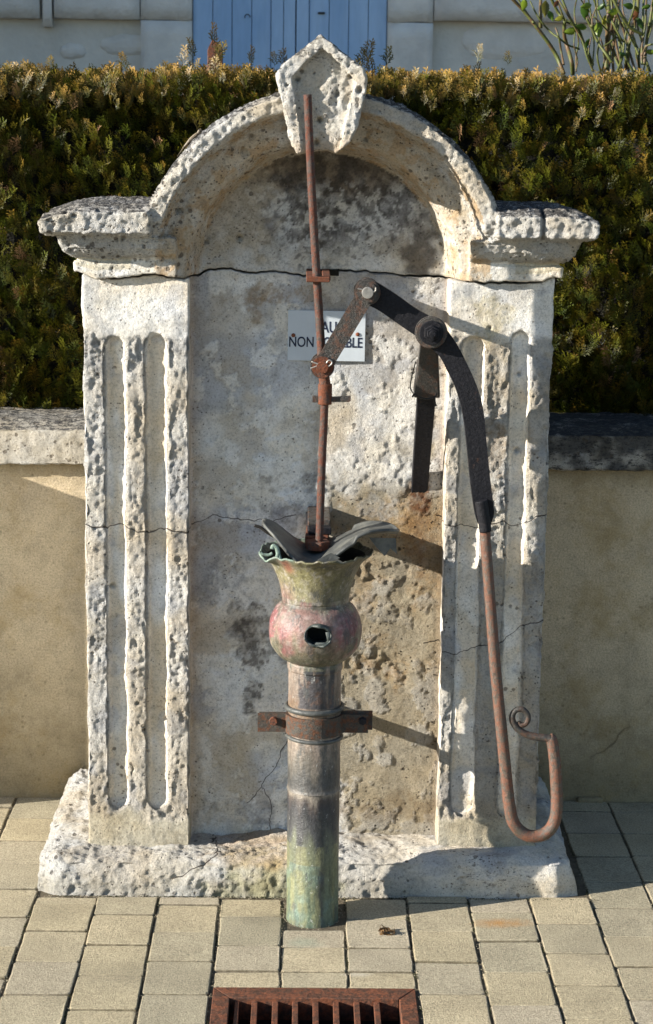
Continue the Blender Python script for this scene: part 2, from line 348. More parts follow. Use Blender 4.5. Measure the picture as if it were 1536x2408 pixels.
pavement = empty('pavement', None, None); pavement['kind'] = 'structure'
pcache = {}
def paver_mesh(w, l, var):
    key = (round(w, 3), round(l, 2), var)
    if key in pcache: return pcache[key]
    rn = random.Random(hash(key) & 0xffff); pts = []
    c = [(-w/2,-l/2),(w/2,-l/2),(w/2,l/2),(-w/2,l/2)]; ch = .003
    for i in range(4):
        a = c[i]; b = c[(i+1) % 4]
        for t in (.03, .36, .68, .97):
            x = a[0]+(b[0]-a[0])*t; y = a[1]+(b[1]-a[1])*t; j = rn.uniform(-.0022, .0006)
            pts.append((x*(1+j/(w/2)), y*(1+j/(l/2))))
    n = len(pts); bm = bmesh.new(); 
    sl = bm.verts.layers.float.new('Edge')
    lo = [bm.verts.new((x, y, -.055)) for x, y in pts]; mi = [bm.verts.new((x, y, -.002-rn.uniform(0, .001))) for x, y in pts]
    hi = [bm.verts.new((x*(1-.0028/(w/2)), y*(1-.0028/(l/2)), rn.uniform(-.0004, .0004))) for x, y in pts]
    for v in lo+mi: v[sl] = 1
    for i in range(n):
        j = (i+1) % n; bm.faces.new((lo[i], lo[j], mi[j], mi[i])); bm.faces.new((mi[i], mi[j], hi[j], hi[i]))
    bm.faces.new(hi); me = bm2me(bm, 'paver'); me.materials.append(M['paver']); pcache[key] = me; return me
phase = {-5:-.426, -4:-.327, -3:-.42, -2:-.328, -1:-.345, 0:-.345, 1:-.342, 2:-.407, 3:-.292, 4:-.359, 5:-.424}
# column k spans x from -.0365+.1463*k ; the photo's columns
XL = lambda k: -.0365+.1463*k
phs = {-5:-.34, -4:-.426, -3:-.327, -2:-.42, -1:-.328, 0:-.50, 1:-.342, 2:-.407, 3:-.292, 4:-.359, 5:-.424}
npv = 0
for k in range(-11, 11):
    x0, x1 = XL(k), XL(k+1); ph = phs.get(k, -.34 if k % 2 else -.424)
    if -4 <= k <= 4: segs = [(PY0, -.213 if k < 2 else -.197)]
    else: segs = [(PY0, PY1-.004)]
    if k == 0: segs = [(PY0, -.398)]
    if -1 <= k <= 1:
        a = segs[0][1]; segs = [(PY0, GY0-.004), (GY1+.003, a)]
    js = [ph+.1675*i for i in range(-9, 8)]
    if -1 <= k <= 1: js = [j for j in js if j > -.56]+[-.631, GY1+.002, GY0-.17]
    for a, b in segs:
        cuts = sorted([a, b]+[j+random.uniform(-.003, .003) for j in js if a+.03 < j < b-.03])
        for y0, y1 in zip(cuts[:-1], cuts[1:]):
            if npv >= 299: break
            w = x1-x0-.0026; l = y1-y0-.0028
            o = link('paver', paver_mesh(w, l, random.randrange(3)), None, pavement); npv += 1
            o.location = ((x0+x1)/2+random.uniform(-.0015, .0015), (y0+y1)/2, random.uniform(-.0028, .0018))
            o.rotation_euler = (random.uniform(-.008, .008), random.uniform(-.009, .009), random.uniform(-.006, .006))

# loose grit, sand and moss crumbs in the joints and round the plinth
def crumbs(name, spots, mat, lo, hi):
    V = []; F = []
    for (gx, gy, gz) in spots:
        if GX0-.003 < gx < GX1+.003 and gy < GY1+.003: continue
        s_ = random.uniform(lo, hi); b = len(V)
        for d in ((1,0,0),(-1,0,0),(0,1,0),(0,-1,0),(0,0,1),(0,0,-.6)): V.append((gx+d[0]*s_*random.uniform(.6,1.3)+random.uniform(-.3,.3)*s_, gy+d[1]*s_*random.uniform(.6,1.3), gz+d[2]*s_*random.uniform(.5,.9)))
        for a_, b_, c_ in ((0,2,4),(2,1,4),(1,3,4),(3,0,4),(2,0,5),(1,2,5),(3,1,5),(0,3,5)): F.append((b+a_, b+b_, b+c_))
    o = link(name, meshnp(name, V, F, False), mat, pavement); o['kind'] = 'stuff'
sp = []
for _ in range(1500):
    k = random.randrange(-7, 8); sp.append((XL(k)+random.gauss(0, .003), random.uniform(-1.1, -.21 if -4 <= k <= 4 else .49), random.uniform(-.004, .0)))
for _ in range(900): sp.append((random.uniform(-.66, .70), -.208-abs(random.gauss(0, .006)), random.uniform(-.003, .001)))
for _ in range(500): sp.append((random.uniform(-1.0, 1.0), random.uniform(-1., .4) if False else random.uniform(-1.0, -.22), .001))
for _ in range(250): a_ = random.uniform(0, 6.28); sp.append((.03+math.cos(a_)*random.uniform(.062, .075), -.30+math.sin(a_)*random.uniform(.07, .10), -.003))
crumbs('joint_grit', sp, mat_simple('grit', (.30,.26,.18), .95, 200, .4), .0006, .0019)
sp = []
for c_ in range(70):
    k = random.randrange(-6, 7); gx, gy = XL(k), random.uniform(-1.0, -.2 if -4 <= k <= 4 else .45)
    for _ in range(14): sp.append((gx+random.gauss(0, .002), gy+random.gauss(0, .014), -.002))
for c_ in range(40):
    gx = random.uniform(-.63, .68)
    for _ in range(16): sp.append((gx+random.gauss(0, .015), -.209-abs(random.gauss(0, .003)), .0))
crumbs('joint_moss', sp, mat_simple('dark_moss', (.035,.036,.014), .95, 200, .4), .001, .0025)

# ------------------------------------------------------------------ drain grate
gr = empty('drain_grate', 'rusty steel drain grate with parallel bars set in the beige pavers', 'drain grate', loc=(.037, -.9, 0))
def gpart(name, bm, mat=M['grate'], par=gr):
    me = bm2me(bm, name); o = link(name, me, mat, par); o.matrix_parent_inverse = Matrix.Translation((-.037, .9, 0)); return o
def mitre(pts, z0=-.05, z1=.001):
    bm = bmesh.new(); a = [bm.verts.new((x, y, z0)) for x, y in pts]; b = [bm.verts.new((x, y, z1)) for x, y in pts]
    n = len(pts); bm.faces.new(b); bm.faces.new(a[::-1])
    for i in range(n): bm.faces.new((a[i], a[(i+1) % n], b[(i+1) % n], b[i]))
    bmesh.ops.bevel(bm, geom=bm.edges[:], offset=.0014, segments=1, affect='EDGES'); return bm
fw = .037
for pts in (((GX0,GY1),(GX1,GY1),(GX1-fw,GY1-.052),(GX0+fw,GY1-.052)), ((GX0,GY0),(GX0+fw,GY0+.05),(GX1-fw,GY0+.05),(GX1,GY0)),
            ((GX0,GY0+.001),(GX0,GY1-.001),(GX0+fw-.001,GY1-.053),(GX0+fw-.001,GY0+.051)), ((GX1,GY0+.001),(GX1-fw+.001,GY0+.051),(GX1-fw+.001,GY1-.053),(GX1,GY1-.001))):
    gpart('frame_bar', mitre(pts))
for px in (556, 598, 647, 694.5, 742.6, 791, 840, 887.6):
    x = G(px, 2370)[0]; bm = bmesh.new(); w = .0062 if px > 560 else .0045
    box(bm, x-w, x+w, GY0+.05, GY1-.052, -.03, -.006); bevel(bm, .001, 1); gpart('bar', bm)
bm = bmesh.new(); x0, x1, y0, y1 = GX0+.021, GX1-.021, GY0+.021, GY1-.021
for q in (((x0,y0),(x1,y0)),((x1,y0),(x1,y1)),((x1,y1),(x0,y1)),((x0,y1),(x0,y0))):
    bm.faces.new([bm.verts.new((*q[0],-.4)), bm.verts.new((*q[1],-.4)), bm.verts.new((*q[1],-.03)), bm.verts.new((*q[0],-.03))])
bm.faces.new([bm.verts.new((x, y, -.4)) for x, y in ((x0,y0),(x1,y0),(x1,y1),(x0,y1))])
gpart('drain_pit', bm, M['pit'])

# ------------------------------------------------------------------ stone work: voxel remeshed solids, eroded vertex by vertex
def remesh(bm, voxel, cutters=()):
    me = bm2me(bm, 'tmp'); o = bpy.data.objects.new('tmp', me); COL.objects.link(o); tmp = [o]
    for cb in cutters:
        cm = bm2me(cb, 'tmpc'); c = bpy.data.objects.new('tmpc', cm); COL.objects.link(c); tmp.append(c)
        b = o.modifiers.new('b', 'BOOLEAN'); b.operation = 'DIFFERENCE'; b.object = c; b.solver = 'EXACT'
    r = o.modifiers.new('r', 'REMESH'); r.mode = 'VOXEL'; r.voxel_size = voxel
    ev = o.evaluated_get(bpy.context.evaluated_depsgraph_get()); m2 = ev.to_mesh()
    n = len(m2.vertices); V = np.empty(n*3, np.float32); m2.vertices.foreach_get('co', V); N = np.empty(n*3, np.float32); m2.vertex_normals.foreach_get('vector', N)
    F = np.empty(len(m2.loops), np.int32); m2.loops.foreach_get('vertex_index', F)
    ev.to_mesh_clear()
    for t in tmp: d = t.data; bpy.data.objects.remove(t); bpy.data.meshes.remove(d)
    return V.reshape(-1, 3).astype(float), N.reshape(-1, 3).astype(float), F.reshape(-1, 4)
def finish(name, V, F, keep, attrs, mat, parent):
    F = F[keep[F].all(axis=1)]; used = np.zeros(len(V), bool); used[F.ravel()] = True
    idx = np.cumsum(used)-1
    me = meshnp(name, V[used], idx[F], True, {k: a[used] for k, a in attrs.items()})
    return link(name, me, mat, parent)

W_ = np.array((.71,.70,.67)); CR_ = np.array((.62,.54,.42)); GY_ = np.array((.33,.345,.375)); OC_ = np.array((.46,.28,.11)); DK_ = np.array((.045,.04,.036)); MO_ = np.array((.56,.49,.36)); BR_ = np.array((.22,.155,.09))
def lerp(a, b, f): return a+(b-a)*np.clip(f, 0, 1)[:, None]
def blob(V, x, z, rx, rz, n, soft=.5): return 1-ss(np.sqrt(((V[:,0]-x)/rx)**2+((V[:,2]-z)/rz)**2)+n*.55, 1-soft, 1+soft*.5)
def crackdist(V, lines):
    best = np.full(len(V), 1.0); nz = fbm(V, 28, 3, 40)*.006
    for kind, pts, Y in lines:
        q = np.array([P(px, py, Y) for px, py in pts])
        if kind == 'h':
            o = np.argsort(q[:,0]); q = q[o]; d = V[:,2]-np.interp(V[:,0], q[:,0], q[:,2])+nz; out = (V[:,0] < q[0,0]) | (V[:,0] > q[-1,0])
        else:
            o = np.argsort(q[:,2]); q = q[o]; d = V[:,0]-np.interp(V[:,2], q[:,2], q[:,0])+nz; out = (V[:,2] < q[0,2]) | (V[:,2] > q[-1,2])
        d = np.where(out, 1., d); best = np.where(np.abs(d) < np.abs(best), d, best)
    return np.clip(best, -.05, .05)
CXC, ZC = .043, 1.455
zc_px = [(195,637),(235,655),(260,650),(300,650),(370,641),(435,653),(465,650),(487,636),(540,635),(585,647),(650,642),(715,652),(783,640),(858,642),(913,647),(958,652),(1018,652),(1048,656),(1118,660),(1268,659),(1298,650)]
zcq = np.array([P(x, y, -.05) for x, y in zc_px])
def zcrack(V): return np.interp(V[:,0], zcq[:,0], zcq[:,2])-ZC+fbm(V*np.array([1,.0,.0]), 55, 2, 9)*.003

fountain = empty('stone_pump_surround', 'tall weathered white limestone surround with arched top, keystone and fluted pilasters, behind the hand pump', 'stone monument')

# --- lower body: panel between two fluted pilasters
VOX = .0038
def capsule_cut(x0, x1, z0, z1, y):
    cb = bmesh.new(); r = (x1-x0)/2; cx = (x0+x1)/2; ring_ = []
    for yy, rr in ((-.2, r+.052), (y, r-.003)):
        pts = []
        for k in range(9): a = math.pi*k/8; pts.append((cx+rr*math.cos(a), z1-r+rr*math.sin(a)))
        for k in range(9): a = math.pi+math.pi*k/8; pts.append((cx+rr*math.cos(a), z0+r+rr*math.sin(a)))
        ring_.append([cb.verts.new((p_[0], yy, p_[1])) for p_ in pts])
    cb.faces.new(ring_[0]); cb.faces.new(ring_[1][::-1]); n = len(ring_[0])
    for i in range(n): cb.faces.new((ring_[0][i], ring_[1][i], ring_[1][(i+1) % n], ring_[0][(i+1) % n]))
    return cb
bm = bmesh.new(); BACK = .36
box(bm, -.509, .575, .0, BACK, .05, ZC-.002)
box(bm, -.509, -.265, -.096, .02, .05, ZC-.002); box(bm, .336, .575, -.096, .02, .05, ZC-.002)
cuts = [capsule_cut(-.455, -.414, .18, 1.315, -.078), capsule_cut(-.361, -.318, .18, 1.322, -.078),
        capsule_cut(.370, .420, .17, 1.325, -.078), capsule_cut(.484, .524, .17, 1.335, -.078)]
V, N, F = remesh(bm, VOX, cuts)
x, y, z = V.T
front = ss(-N[:,1], .3, .8)
n_lo = fbm(V, 9, 3, 1); n_mid = fbm(V, 34, 3, 2); n_hi = fbm(V, 95, 3, 3)
onpil = (y < -.03).astype(float); ridge = (y < -.088).astype(float)
sm_top = ss(z+n_lo*.05, 1.30, 1.345); cement = 1-ss(z+n_lo*.03, .15, .17)
rough = ridge*(1-sm_top)*(1-cement)
right_mortar = (1-onpil)*ss(x+n_mid*.05+n_lo*.06, .05, .1)*(1-ss(z+n_lo*.12, .95, 1.05))
flake = ss(fbm(V, 13, 5, 14, .6), .17, .22)
edge_ = np.abs(N).max(axis=1) < .9
n_md2 = fbm(V, 62, 2, 77)
crumb = ss(fbm(V*np.array([1,1,.6]), 14, 3, 55), -.15, .25)
d = n_lo*.0035+n_mid*(.0008+.0022*rough*crumb)+n_md2*(.0003+.0013*rough*crumb)+fbm(V*np.array([1,1,.4]), 120, 1, 93)*.0016*rough+n_hi*(.0005+.0020*rough*(.3+.7*crumb))-.0028*rough*ss(fbm(V*np.array([1,1,.45]), 14, 4, 91), .05, .10)-.0015*rough*ss(fbm(V, 26, 3, 92), .15, .25)
d -= .006*edge_*rough*ss(n_mid+.4*n_lo, .0, .5)
d += (1-onpil)*front*(flake*.0022)
# broken hollow under the bracket and ragged plaster right of the pump
hol = blob(V, P(880,1570,0)[0], P(880,1570,0)[2], .085, .045, n_mid, .4)*(1-onpil); d -= .005*hol*(1+1.5*n_mid)
for (px, py, r1, r2, dep) in ((900,1345,.06,.02,.004), (1000,1600,.05,.03,.002), (940,1070,.045,.06,-.003), (800,1120,.05,.05,-.003), (900,1395,.12,.03,.003)):
    q = P(px, py, 0); d -= dep*blob(V, q[0], q[2], r1, r2, n_mid*1.4, .25)*(1-onpil)
pt = np.maximum(pits(V, .06, .45, .002, .0055, 1), .5*pits(V, .02, .2, .001, .003, 2))
pg = ss(fbm(V, 7, 2, 21), -.1, .3)*(.4+.6*onpil)*(1-cement)
d -= pt*.005*pg
big = [(265,1378,.008),(345,1715,.009),(305,1765,.007),(390,1690,.006),(310,1805,.01),(325,1650,.006),(1220,880,.006),(1215,1060,.009),(1150,770,.006),(600,1100,.004)]
for px, py, r in big:
    q = P(px, py, -.08); d -= .011*np.clip(1-(((x-q[0])/r)**2+((z-q[2])/r)**2), 0, 1)*(y < -.02)*front
# right hand pilaster: second and third ridges are more worn away lower down
wr = onpil*ss(x, .42, .46)*(1-ss(z+n_mid*.03, .62, .72)); d -= front*wr*ridge*.006*ss(n_lo, -.4, .2)
V = V+N*d[:, None]
fill = onpil*front*(1-ridge)*ss(x, .34, .36)*(1-ss(z+.06*n_lo, .58, .80))*ss(z, .16, .2)*(.65+.5*n_lo); V[:,1] -= .0125*fill
w = ss(z, 1.395, 1.455); V[:,2] += zcrack(V)*w
# outer right edge narrows towards the foot
c = np.tile(W_, (len(V), 1)).astype(float)
c = lerp(c, CR_, ss(fbm(V, 6, 4, 5), -.15, .5)*.6)
c = lerp(c, CR_*.92, onpil*ss(-z, -.55, -.15)*.55)
groove = onpil*(1-ridge)*front; c = lerp(c, CR_*.95, groove*ss(fbm(V*np.array([1,1,.35]), 16, 3, 6), -.3, .4)*.8)
c = lerp(c, GY_*1.2, onpil*ss(fbm(V, 11, 3, 31), .25, .5)*.5)
pan = (1-onpil)
c = lerp(c, GY_*1.25, pan*ss(fbm(V, 5.5, 4, 8)+.1, -.2, .3)*.75*(1-right_mortar))
c = lerp(c, np.array((.42,.37,.30)), pan*ss(fbm(V, 8, 4, 48), .0, .3)*.5*(1-right_mortar))
c = lerp(c, MO_, right_mortar*.9); c = lerp(c, W_, pan*flake*.8*(1-.4*right_mortar))
FX = fbm(V, 110, 2, 66)
def pb(px, py, rx_, rz_, col, k, soft=.5, nz=1.0, seed=0, Y=0, sel=None):
    global c
    q = P(px, py, Y); f = blob(V, q[0], q[2], rx_, rz_, (fbm(V, 14, 5, 60+seed, .65))*nz*1.5, soft); f = np.clip(f*(.55+.9*ss(fbm(V, 60, 3, 61+seed, .7)+.3*FX, -.2, .35)), 0, 1)*k
    c = lerp(c, col, f*(pan if sel is None else sel))
pb(940, 1230, .15, .06, OC_*1.25, .5, .7, 1, 1); pb(1010, 1290, .06, .13, OC_*1.25, .45, .7, 1, 2); pb(860, 1400, .05, .10, OC_*1.1, .35, .6, 1, 3)
pb(990, 1165, .028, .035, np.array((.20,.075,.03)), .9, .6, .6, 4); pb(985, 1250, .03, .09, np.array((.30,.15,.07)), .45, .7, .8, 5)
pb(880, 1560, .09, .05, OC_*1.25, .5, .5, 1, 6); pb(950, 1480, .11, .10, MO_*1.05, .6, .6, 1, 7)
pb(960, 1075, .045, .06, W_*1.05, .9, .3, .7, 8); pb(800, 1110, .06, .05, W_*1.08, .8, .35, .9, 9); pb(880, 1190, .05, .03, W_*1.05, .6, .4, 1, 10)
pb(600, 1480, .05, .06, DK_*2, .6, .6, 1.6, 11); pb(590, 1560, .028, .10, DK_*1.8, .8, .5, 1.5, 12); pb(500, 1370, .05, .05, GY_*.6, .5, .6, 1.4, 13)
pb(660, 690, .10, .022, BR_*1.2, .6, .5, 1.0, 14); pb(600, 720, .02, .04, BR_*1.1, .6, .4, 1.0, 15); pb(900, 700, .12, .06, GY_*1.35, .5, .6, 1, 16)
pb(700, 1190, .06, .05, DK_*2.2, .55, .6, 1.6, 17); pb(600, 1900, .12, .03, GY_*.55, .6, .6, 1.3, 18); pb(900, 1905, .16, .03, BR_*1.3, .45, .6, 1.2, 19)
pb(520, 1820, .08, .10, CR_*.75, .5, .6, 1.2, 20); pb(1150, 900, .03, .10, CR_*.62, .75, .5, 1.2, 21, -.08, ridge); pb(1165, 1060, .03, .10, BR_*1.7, .5, .5, 1.3, 22, -.08, ridge)
pb(1150, 745, .05, .06, np.array((.42,.36,.2)), .5, .6, 1.5, 23, -.08, ridge)
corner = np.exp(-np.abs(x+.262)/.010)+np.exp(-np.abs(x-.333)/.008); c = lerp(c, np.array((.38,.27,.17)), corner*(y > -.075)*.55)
c = lerp(c, np.array((.40,.37,.29)), onpil*cement*.85)
und = ss(z, 1.43, 1.455)*(1-onpil); c = lerp(c, BR_, und*.2)
pitc = np.clip(pt*pg*1.6, 0, 1); c = lerp(c, np.array((.14,.11,.08)), pitc*.5)
R_ = .55+.45*rough; R_ = np.where(y > -.03, .75, R_); R_ = np.where(groove > .5, .3, R_); R_ = np.where((onpil > 0)*(sm_top > .5), .5, R_)
R_ = R_*(1-.6*pan*(1-ss(x, -.02, .06))); R_ += .5*right_mortar
cracks = [('h', [(205,1215),(250,1222),(300,1218),(330,1235),(400,1228),(450,1232),(500,1215),(560,1222),(640,1222),(700,1212)], 0),
          ('h', [(1030,1225),(1048,1233),(1084,1233),(1123,1240),(1155,1233),(1185,1229),(1207,1234),(1234,1227),(1260,1214),(1292,1208)], -.08),
          ('h', [(1000,1535),(1040,1527),(1072,1531),(1110,1520),(1153,1513),(1185,1503),(1222,1471),(1280,1455)], -.08),
          ('v', [(680,1735),(648,1803),(621,1830),(618,1850),(581,1888)], 0), ('v', [(620,1850),(640,1900),(632,1960)], 0)]
Ck = crackdist(V, cracks); Pit = .12*onpil*(1-cement)*(1-.5*ss(x, .2, .3))+.0*x; Pit = np.where(z > 1.3, .0, Pit)
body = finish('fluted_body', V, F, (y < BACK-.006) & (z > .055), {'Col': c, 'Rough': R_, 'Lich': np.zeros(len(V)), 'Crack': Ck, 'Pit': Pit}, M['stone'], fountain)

# --- upper stone: tympanum, arch, cornice ends
def ring(bm, prof, a0, a1, n, cx, cz, taper=None):
    rows = []
    for i in range(n+1):
        a = a0+(a1-a0)*i/n; row = []
        for (r, yy) in prof:
            zz = r*math.sin(a)
            if taper and yy < -.112: k = min(1, max(0, (zz-.07)/.05)); yy = -.112+(yy+.112)*k
            row.append(bm.verts.new((cx+r*math.cos(a), yy, cz+zz)))
        rows.append(row)
    m = len(prof)
    for i in range(n):
        for j in range(m): bm.faces.new((rows[i][j], rows[i][(j+1) % m], rows[i+1][(j+1) % m], rows[i+1][j]))
    bm.faces.new(rows[0]); bm.faces.new(rows[-1][::-1])
bm = bmesh.new(); zb = ZC+.002
prof = [(.29, BACK), (.289, .0), (.297, -.03), (.307, -.070), (.319, -.090), (.345, -.100), (.366, -.112), (.375, -.145), (.384, -.170), (.416, -.172), (.426, -.16), (.428, BACK)]
ring(bm, prof, 0, math.pi, 72, CXC, zb, True)
pts = [(CXC+.31*math.cos(math.pi*k/40), zb+.31*math.sin(math.pi*k/40)) for k in range(41)]
prism(bm, pts, .002, BACK)
zo = [(1.457,.017),(1.487,.017),(1.489,.009),(1.499,.009),(1.502,.020),(1.512,.036),(1.525,.045),(1.540,.048),(1.552,.056),(1.557,.086),(1.604,.088),(1.614,.078),(1.622,.055)]
lay = [(a_, a_+.0045, float(np.interp(a_+.002, [q_[0] for q_ in zo], [q_[1] for q_ in zo]))) for a_ in np.arange(1.457, 1.620, .004)]
for z0, z1, o in lay:
    xi = -.29 if z1 < 1.55 else -.345
    box(bm, -.509-o, xi, -.096-o, BACK, z0, z1); box(bm, CXC*2-xi, .575+o, -.096-o, BACK, z0, z1)
V, N, F = remesh(bm, VOX); x, y, z = V.T
rr = np.hypot(x-CXC, z-ZC); tym = (rr < .29)*(y < .05)
n_lo = fbm(V, 9, 3, 1); n_mid = fbm(V, 34, 3, 2); n_hi = fbm(V, 95, 3, 3)
rim = (rr > .345)*(z > 1.5)*1. + (y < -.15)*1.; rim = np.clip(rim, 0, 1); corn = (rr > .44)*1.
rough = np.clip(rim*.8+corn*.9*ss(z, 1.5, 1.56)+corn*.3, .15, 1)
bot = 1-ss(z, 1.458, 1.475); edge_ = np.abs(N).max(axis=1) < .9
ro = rough*(1-bot*.7)*(1-tym)
n_md2 = fbm(V, 62, 2, 77)
d = n_lo*.0035*(1-bot)+n_mid*(.0008+.0016*ro)+n_md2*(.0004+.0018*ro)+n_hi*(.0005+.0022*ro)-.005*edge_*ro*ss(n_lo*.7+n_mid, -.1, .6)
pt = np.maximum(pits(V, .036, .8, .003, .0085, 5), pits(V, .016, .45, .0015, .0042, 6))
leftmask = ss(-(x+.0*z), -.02, .2)
pg = np.clip(.25+.75*ss(-x, .0, .2), 0, 1)*(1-bot)*(1-.7*tym)
d -= pt*.008*pg
for px, py, r in ((425,497,.009),(575,360,.012),(592,322,.007),(860,330,.007),(1015,475,.006),(1043,371,.007),(1050,690,.005),(560,565,.01),(480,575,.006)):
    q = P(px, py, -.1); d -= .016*np.clip(1-(((x-q[0])/r)**2+((z-q[2])/r)**2), 0, 1)*(N[:,1] < -.3)
# open joint in the right hand corona
q = P(1278, 520, -.17); d -= .016*np.exp(-((x-q[0])/.0035)**2)*(z > 1.55)*(x > .5)
V = V+N*d[:, None]; w = 1-ss(z, ZC, ZC+.05); V[:,2] += zcrack(V)*w
# rounded, sagging outer ends of the cornice
e = np.clip((np.abs(x-CXC)-.52)/.12, 0, 1); V[:,2] -= .022*e**2*ss(z, 1.58, 1.61)
c = np.tile(W_*.98, (len(V), 1)); c = lerp(c, CR_*1.05, ss(fbm(V, 7, 4, 5), -.1, .4)*.55)
c = lerp(c, CR_, ((rr > .28)*(rr < .36)*(z > 1.5))*ss(fbm(V, 10, 3, 5), -.4, .3)*.6)
c = lerp(c, OC_*1.1, ((rr > .285)*(rr < .318))*ss(n_lo+.4*n_mid, .05, .3)*.5)
c = lerp(c, np.array((.50,.43,.27)), corn*(z < 1.50)*(z > 1.475)*.5)
dn = fbm(V, 26, 5, 71, .65); top = ss(z, 1.44, 1.60)
q = (blob(V, .07, 1.66, .24, .12, fbm(V, 10, 4, 72)*1.1, .6))*tym
c = lerp(c, GY_*.62, tym*ss(z+n_lo*.03, 1.46, 1.6)*.65); c = lerp(c, BR_*.75, tym*blob(V, .04, 1.70, .22, .05, fbm(V, 10, 4, 75), .6)*.8)
c = lerp(c, DK_*1.4, q*ss(dn, -.35, .25)*.8); c = lerp(c, W_*.95, tym*ss(fbm(V, 30, 5, 73, .65), .10, .26)*.85*(1-ss(z, 1.62, 1.70)))
c = lerp(c, DK_*1.3, tym*ss(fbm(V, 42, 4, 74, .7), .12, .3)*.6*blob(V, .07, 1.62, .26, .16, n_mid, .6))
c = lerp(c, DK_*1.6, tym*blob(V, .27, 1.50, .05, .09, n_mid, .6)*.75)
c = lerp(c, CR_*.9, tym*blob(V, -.16, 1.60, .10, .12, n_mid, .6)*.7)
c = lerp(c, np.array((.14,.11,.08)), np.clip(pt*pg*1.8, 0, 1)*.55)
up = ss(N[:,2], .15, .6)*(z > 1.56); Li = np.clip(up*(.75+.35*(x > .1))+((rr > .40)*(y > -.165)*(z > 1.6))*.35*ss(N[:,2], 0, .2)+.25*ss(dn, .1, .4)*ss(-x, 0, .3)*(z > 1.5), 0, 1.3)
c = lerp(c, np.array((.36,.36,.37)), up*.6)
R_ = .35+.65*ro; R_ = np.where(tym > 0, .65, R_); inr = (rr > .285)*(rr < .385)*1.; R_ = np.where(inr > 0, np.maximum(R_, .75), R_); c = lerp(c, CR_*.93, inr*ss(fbm(V, 15, 4, 34, .65), -.25, .15)*.75); c = lerp(c, OC_*1.1, inr*ss(fbm(V, 22, 4, 35, .65), .15, .35)*.45)
Pit = np.clip(.3*inr+.08*ro+.62*ss(-x, .05, .3)*(1-tym)*(.4+.6*ss(fbm(V, 6, 2, 96), -.3, .2))+.3*tym*ss(-x, 0, .2), 0, 1)
upper = finish('arched_top', V, F, (y < BACK-.006) & (z > 1.44), {'Col': c, 'Rough': R_, 'Lich': Li, 'Crack': np.full(len(V), .05), 'Pit': Pit}, M['stone'], fountain)

# --- keystone
def q2(px, py, Y=-.19): r = P(px, py, Y); return (r[0], r[2])
outl = [(755,80),(800,118),(855,160),(863,185),(860,215),(848,262),(838,300),(820,338),(802,352),(790,362),(770,352),(720,356),(700,362),(690,345),(680,315),(670,268),(652,190),(649,172),(668,148),(715,112)]
inn = [(757,112),(800,150),(836,188),(824,240),(808,300),(797,370),(712,370),(710,320),(700,260),(688,182),(720,148)]
bm = bmesh.new(); prism(bm, [q2(*p) for p in outl], -.214, .12)
cut = bmesh.new(); prism(cut, [q2(*p) for p in inn], -.3, -.193)
V, N, F = remesh(bm, .0035, [cut]); x, y, z = V.T
n_lo = fbm(V, 12, 3, 1); n_mid = fbm(V, 40, 3, 2); n_hi = fbm(V, 105, 3, 3); edge_ = np.abs(N).max(axis=1) < .9
fr = (y < -.205)*1.
d = n_lo*.003+n_mid*.0014+fbm(V, 70, 2, 78)*.0014+n_hi*.0016-.0025*edge_*ss(n_mid+n_lo, -.1, .5)
bl = blob(V, *q2(800, 250), .035, .06, n_mid, .4)*(y > -.2)*(y < -.15); d -= bl*.004*(1+2*n_mid)
pt = np.maximum(pits(V, .03, .55, .002, .006, 8), pits(V, .014, .35, .001, .003, 9)); d -= .005*pt
for px, py, r in ((700,187,.006),(845,212,.008),(825,180,.007),(793,222,.006),(752,282,.008),(745,335,.007),(675,200,.004)):
    a = q2(px, py); d -= .016*np.clip(1-(((x-a[0])/r)**2+((z-a[1])/r)**2), 0, 1)*(N[:,1] < -.2)
V = V+N*d[:, None]
c = np.tile(W_*1.02, (len(V), 1)); c = lerp(c, CR_*1.1, ss(fbm(V, 12, 3, 5), 0, .4)*.4); c = lerp(c, OC_*1.2, (1-ss(z+n_mid*.02, 1.75, 1.79))*.35)
c = lerp(c, np.array((.13,.11,.09)), np.clip(pt*1.8, 0, 1)*.5)
Li = np.clip(ss(N[:,2], .2, .6)*1.1+.55*ss(z+n_mid*.03, 1.90, 1.97), 0, 1.2)
Pit = np.full(len(V), .22)
finish('keystone', V, F, y < .115, {'Col': c, 'Rough': np.full(len(V), .85), 'Lich': Li, 'Crack': np.full(len(V), .05), 'Pit': Pit}, M['stone'], fountain)

# --- plinth
bm = bmesh.new(); box(bm, -.628, .668, -.20, .485, -.05, .088)
V, N, F = remesh(bm, .0048); x, y, z = V.T
n_lo = fbm(V, 5, 3, 1); n_mid = fbm(V, 26, 3, 2); n_hi = fbm(V, 80, 3, 3)
fe = ss(-y, .14, .21)*ss(z, .0, .09); se = ss(np.abs(x-.02), .59, .65)*ss(z, 0, .09)
lf = 1-ss(x, .1, .4)
d = n_lo*.010+n_mid*(.0015+.0022*lf)+fbm(V, 55, 2, 79)*(.0006+.0016*lf)+n_hi*(.001+.0018*lf)
pt = np.maximum(pits(V, .045, .5, .002, .007, 11), pits(V, .02, .3, .0015, .004, 12)); d -= pt*.003
q = P(900, 2015, -.2); hole = np.clip(1-np.hypot(x-P(1085,2075,-.2)[0], z-.05)/.012, 0, 1); d -= hole*.01
V = V+N*d[:, None]
V[:,2] -= .016*fe**2*(1+.5*n_lo)+.012*se**2
V[:,1] += .014*fe*ss(z, .03, .1)
V[:,0] -= np.sign(x-.02)*.012*se; V[:,1] += .03*ss(np.abs(x-.02), .58, .66)*ss(-y, .1, .2)
c = np.tile(W_*1.0, (len(V), 1)); c = lerp(c, CR_*.9, ss(fbm(V, 7, 4, 5), 0, .4)*.5)
